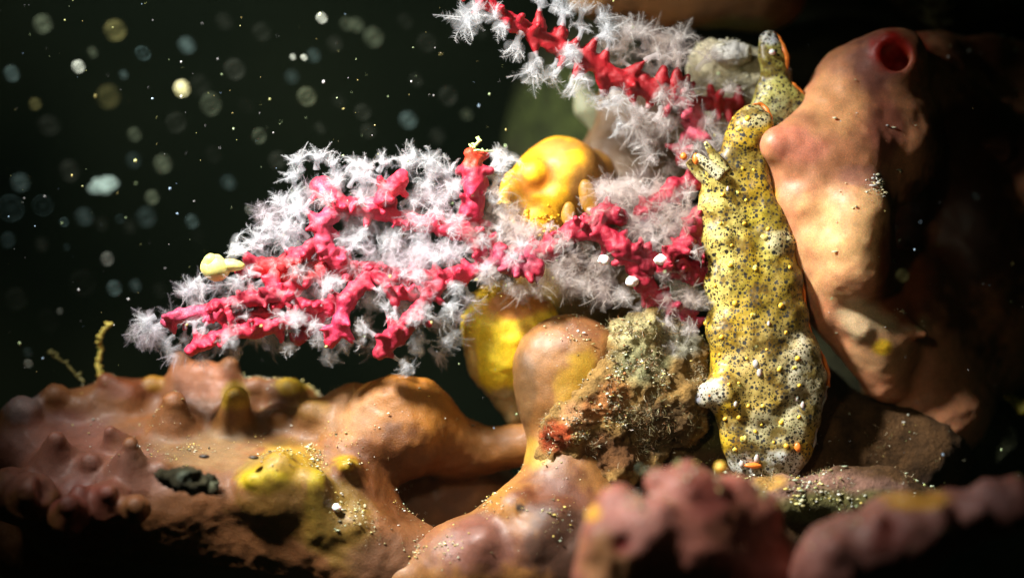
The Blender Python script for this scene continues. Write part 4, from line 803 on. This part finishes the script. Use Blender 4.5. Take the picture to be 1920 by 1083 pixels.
# yellow crumbly crust on the golden sponges
grains('yellow_crust', 'crumbly yellow crust on the golden sponge', 'sponge', 'yellow_sponge.001', [(955, 395, 24, 26, 150), (1020, 425, 36, 14, 90)], [(.85, .55, .02), (.8, .48, .02)], .025, .075)
grains('yellow_crust', 'crumbly yellow crust at the upper left of the pear-shaped sponge', 'sponge', 'yellow_sponge', [(895, 565, 25, 30, 160), (910, 550, 20, 14, 90)], [(.85, .6, .02), (.8, .5, .02)], .03, .075)
p_ = [P(1210, 600, .2), P(1165, 640, .2)]
# bits of shell and a dark crust beside the sponge
bead('pale_pebble', 632, 951, 8, -1.0, M_white, 'roundish pale pebble on the lumpy sponge, right of the yellow caps', 'pebble', disp=.3)
bead('dark_pebble', 383, 855, 8, -1.25, plain('dark_grain', (.03, .02, .015)), 'small dark oval pebble on the silt left of the yellow mound', 'pebble', sz=(1.2, .8, .5))
bead('dark_pebble', 476, 857, 8, -1.25, plain('dark_grain_brown', (.05, .03, .015)), 'small dark oval pebble just above the yellow mound', 'pebble', sz=(1.2, .8, .5))
bead('pale_sliver', 1301, 897, 13, -4.75, plain('sliver', (.55, .5, .4)), 'thin upright pale sliver on the pink sponge peak', 'shell bit', sz=(.3, .3, 1.4))
bead('orange_nub', 1352, 876, 11, -3.3, M_papilla, 'small orange-yellow nub behind the pink sponge peak', 'sponge')
bead('glass_bead', 1648, 371, 9, -.25, M_white, 'bright round grain on the shaded side of the ridged sponge', 'pebble', disp=.25)
K = Flesh().C(310, 890, -1.9, 14, 345, 885, -1.9, 12, .1).C(345, 885, -1.9, 13, 400, 900, -1.6, 13, .1).C(330, 905, -1.9, 16, 400, 915, -1.7, 14, .1)
cr_ = skin('crusty_lump', K, .04, M_rock, (.045, .04, .02), [(345, 893, 16, 9, (.12, .14, .10)), (398, 905, 12, 8, (.14, .15, .09))], disp=((.09, 3), (.05, 8), (.03, 15)), seed=61, vary=.5); tag(cr_, 'dark blue-green crusty lump on the shaded front of the lumpy sponge', 'rock')  # near-black base paints in the shadow over the lump

# ------------------------------------------------------------------ plankton and marine snow adrift in the dark water
def snow_mat(name, col, a): return veil(name, col, a, .5, rim=1)
SM = {'g': snow_mat('plankton_green', (.42, .52, .34), .11), 'b': snow_mat('plankton_blue', (.36, .56, .54), .12), 'o': snow_mat('plankton_olive', (.42, .40, .15), .11),
      'f': snow_mat('plankton_faint', (.34, .38, .30), .032), 'w': snow_mat('plankton_bright', (.85, .95, .80), .4), 'y': snow_mat('plankton_cream', (1, .95, .55), .9), 't': snow_mat('plankton_teal', (.3, .5, .5), .05)}
LAB = {'g': 'pale green translucent disc-like plankton adrift in the dark water', 'b': 'blue-green translucent plankton with a ringed rim adrift in the dark water', 'o': 'olive-brown translucent blob adrift in the dark water',
       'f': 'very faint grey plankton ghost adrift in the dark water', 'w': 'small bright whitish plankton dot adrift in the dark water', 't': 'dim teal haze-like blob adrift in the dark water'}
NM = {'g': 'green_plankton', 'b': 'ringed_plankton', 'o': 'olive_plankton', 'f': 'faint_plankton', 'w': 'bright_plankton', 'y': 'cream_plankton', 't': 'teal_plankton'}
snow = [(80, 45, 19, 'g'), (216, 57, 23, 'o'), (147, 125, 13, 'w'), (22, 138, 16, 'b'), (350, 85, 14, 'b'), (268, 100, 17, 't'), (603, 34, 12, 'w'), (650, 45, 15, 'g'), (668, 47, 14, 'g'), (700, 70, 20, 'g'), (628, 82, 13, 'f'), (588, 104, 13, 'b'), (570, 108, 7, 'w'), (549, 107, 6, 'w'), (547, 144, 11, 'b'),
        (575, 181, 21, 'o'), (575, 181, 20, 'g'), (203, 181, 24, 'o'), (66, 195, 13, 'o'), (232, 140, 8, 'b'), (174, 98, 9, 'g'), (395, 195, 24, 'g'), (375, 160, 20, 'f'), (462, 198, 14, 'f'), (252, 252, 13, 'g'), (486, 255, 15, 'g'), (250, 300, 14, 'b'), (305, 307, 16, 'g'), (92, 235, 20, 'f'), (400, 290, 18, 'f'), (425, 340, 17, 't'), (430, 343, 10, 'b'),
        (38, 342, 17, 'b'), (158, 406, 14, 'b'), (274, 407, 18, 'b'), (285, 370, 15, 'g'), (225, 410, 11, 't'), (120, 416, 10, 't'), (360, 415, 15, 'b'), (466, 393, 9, 'w'), (20, 390, 30, 't'), (80, 385, 24, 't'), (190, 420, 12, 'f'), (15, 450, 17, 't'), (78, 458, 13, 'f'), (125, 463, 8, 't'),
        (201, 485, 16, 'w'), (214, 540, 16, 'b'), (254, 535, 9, 'b'), (155, 530, 26, 'f'), (300, 545, 12, 'f'), (112, 583, 7, 'w'), (52, 660, 9, 'b'), (53, 681, 9, 'w'), (248, 625, 12, 'w'), (243, 425, 12, 'f'), (520, 300, 18, 'f'), (370, 445, 12, 'f'), (635, 190, 12, 'f'), (680, 210, 18, 'f'), (765, 225, 16, 'b'), (690, 245, 15, 'f'), (600, 240, 10, 'f'),
        (800, 80, 20, 'f'), (840, 180, 20, 'f'), (780, 150, 14, 'f'), (875, 215, 10, 'g'), (760, 40, 16, 'f'), (900, 60, 14, 'f'), (820, 255, 14, 'f'), (1200, 878, 13, 'g'), (1692, 516, 15, 'o'), (1830, 368, 9, 'b'), (1547, 702, 11, 'g'), (30, 560, 22, 'f'), (90, 600, 24, 'f'), (130, 320, 20, 'f'), (330, 230, 24, 'f'), (440, 130, 22, 'f'), (490, 60, 20, 'f'), (420, 40, 14, 'f')]
LOOK = {'g': 'pale green', 'b': 'blue-green ringed', 'o': 'olive-brown', 'f': 'ghostly grey', 'w': 'bright whitish', 't': 'dim teal'}
MARKS = [(341, 166, 'the brightest dot'), (192, 346, 'the pale capsule'), (575, 181, 'the large olive disc'), (408, 502, 'the cream blob'), (190, 650, 'the upright strand'), (600, 300, 'the coral fringe'), (888, 300, 'the red spike'), (0, 0, 'the top left corner'), (960, 0, 'the upper branch'), (0, 540, 'the left edge')]
USED = {}
def plankton_label(u, v, r, c):
    size = 'tiny' if r < 10 else 'small' if r < 15 else 'mid-sized' if r < 19 else 'large'
    opts = []
    for mu, mv, nm in sorted(MARKS, key=lambda m: (m[0] - u) ** 2 + (m[1] - v) ** 2)[:4]:
        dx, dy = u - mu, v - mv; d = math.hypot(dx, dy)
        if d < 3: continue
        ver = 'above' if dy < 0 else 'below'; hor = 'left of' if dx < 0 else 'right of'
        rel = ver if abs(dx) < .4 * abs(dy) else hor if abs(dy) < .4 * abs(dx) else ver + ' ' + hor
        opts.append('%s %s plankton %s %s %s' % (size, LOOK[c], 'close' if d < 60 else 'a little way' if d < 130 else 'well', rel, nm))
    for l in opts:
        if l not in USED: USED[l] = 1; return l
    return opts[0] + ', the one nearer it'
import bmesh
bm = bmesh.new(); bmesh.ops.create_uvsphere(bm, u_segments=28, v_segments=16, radius=1)
ME = {}
for k in SM:
    me = bpy.data.meshes.new(NM[k]); bm.to_mesh(me); me.polygons.foreach_set('use_smooth', np.ones(len(me.polygons), bool)); me.materials.append(SM[k]); ME[k] = me
bm.free()
for i, (u, v, r, c) in enumerate(snow):
    y = rnd.uniform(-4.5, -2.5) if c in 'gbof' else rnd.uniform(-2.5, -1.2)
    if u > 1100: y = -1.9 if v > 860 or u < 1600 else -2.2
    o = bpy.data.objects.new(NM[c], ME[c]); COL.objects.link(o); o.location = P(u, v, y); rr = R(r, y) * .86
    o.scale = (rr * rnd.uniform(.9, 1.1), rr * .8, rr * rnd.uniform(.9, 1.1)); o.rotation_euler = (rnd.uniform(-.5, .5), rnd.uniform(0, 3), rnd.uniform(-.5, .5))
    lab = plankton_label(u, v, r, c)
    if u > 1100: lab = {1200: 'pale green translucent disc floating before the shaggy brown clump', 1692: 'olive translucent disc over the dark flank of the ridged sponge', 1830: 'blue-green speck disc over the black right background', 1547: 'faint green disc beside the orange margin of the slug'}[u]
    tag(o, lab, 'plankton', 'plankton drifting in the dark water' if u <= 1100 else None)
o = bpy.data.objects.new('cream_plankton', ME['y']); COL.objects.link(o); o.location = P(341, 166, -4.0); o.scale = (.105, .09, .11); tag(o, 'brightest round cream-yellow plankton dot in the dark water', 'plankton')
K = Flesh().C(174, 351, -3.6, 11, 210, 343, -3.4, 13, .1).S(182, 342, 9, -3.4, .05).S(200, 354, 9, -3.6, .05)
V_, F_ = K.mesh(.03); V_ = V_ + normals(V_, F_) * (.03 * fbm(V_, 5, 3))[:, None]; o = link_mesh('capsule_plankton', V_, F_, veil('plankton_capsule', (.5, .68, .62), .38, .5, soft=.9)); tag(o, 'pale capsule-shaped plankton adrift at left', 'plankton')
# finest specks
VV, FF, TT = [], [], []; k = 0
for i in range(380):
    u, v = (rnd.uniform(0, 960), rnd.uniform(0, 700)) if i < 270 else (rnd.uniform(900, 1920), rnd.uniform(0, 1000))
    y = rnd.uniform(-1.6, 2.0) if i < 270 else rnd.uniform(-2, -.8)
    r = .006 + .026 * rnd.random() ** 5
    if i < 14: r = rnd.uniform(.022, .036)
    q = ICO[0] * rng.uniform(.6, 1.2, (12, 3)) * r * np.array((1, 1, rnd.uniform(.6, 1.6)))
    VV.append(q + P(u, v, y)); FF.append(ICO[1] + 12 * k); k += 1
    TT.append(np.tile(np.array(rnd.choice([(.8, .85, .3), (.6, .8, .4), (.8, .8, .8), (.4, .6, .8), (.7, .6, .2)])) * rnd.uniform(.3, 1), (12, 1)))
o = link_mesh('marine_snow', np.concatenate(VV), np.concatenate(FF), M_grain, np.concatenate(TT), smooth=False)
tag(o, 'tiny bright specks of marine snow suspended all through the dark water', 'marine snow', kind='stuff')

# ------------------------------------------------------------------ the water's own haze
hv = [(x, y, z) for x in (-24, 26) for y in (-42, 24) for z in (-14, 20)]
hz = link_mesh('haze', np.array(hv, float), [(0, 1, 3, 2), (4, 6, 7, 5), (0, 4, 5, 1), (2, 3, 7, 6), (0, 2, 6, 4), (1, 5, 7, 3)], M_white, smooth=False)
hm = bpy.data.materials.new('water_haze'); hm.use_nodes = True; hm.node_tree.nodes.clear()
ho = hm.node_tree.nodes.new('ShaderNodeOutputMaterial'); hp = hm.node_tree.nodes.new('ShaderNodeVolumePrincipled')
hp.inputs['Color'].default_value = (.52, .80, .50, 1); hp.inputs['Density'].default_value = .0006; hp.inputs['Anisotropy'].default_value = .3
hm.node_tree.links.new(hp.outputs[0], ho.inputs['Volume']); hz.data.materials.clear(); hz.data.materials.append(hm)
tag(hz, 'faintly hazy sea water filling the whole scene', 'water haze', kind='stuff')
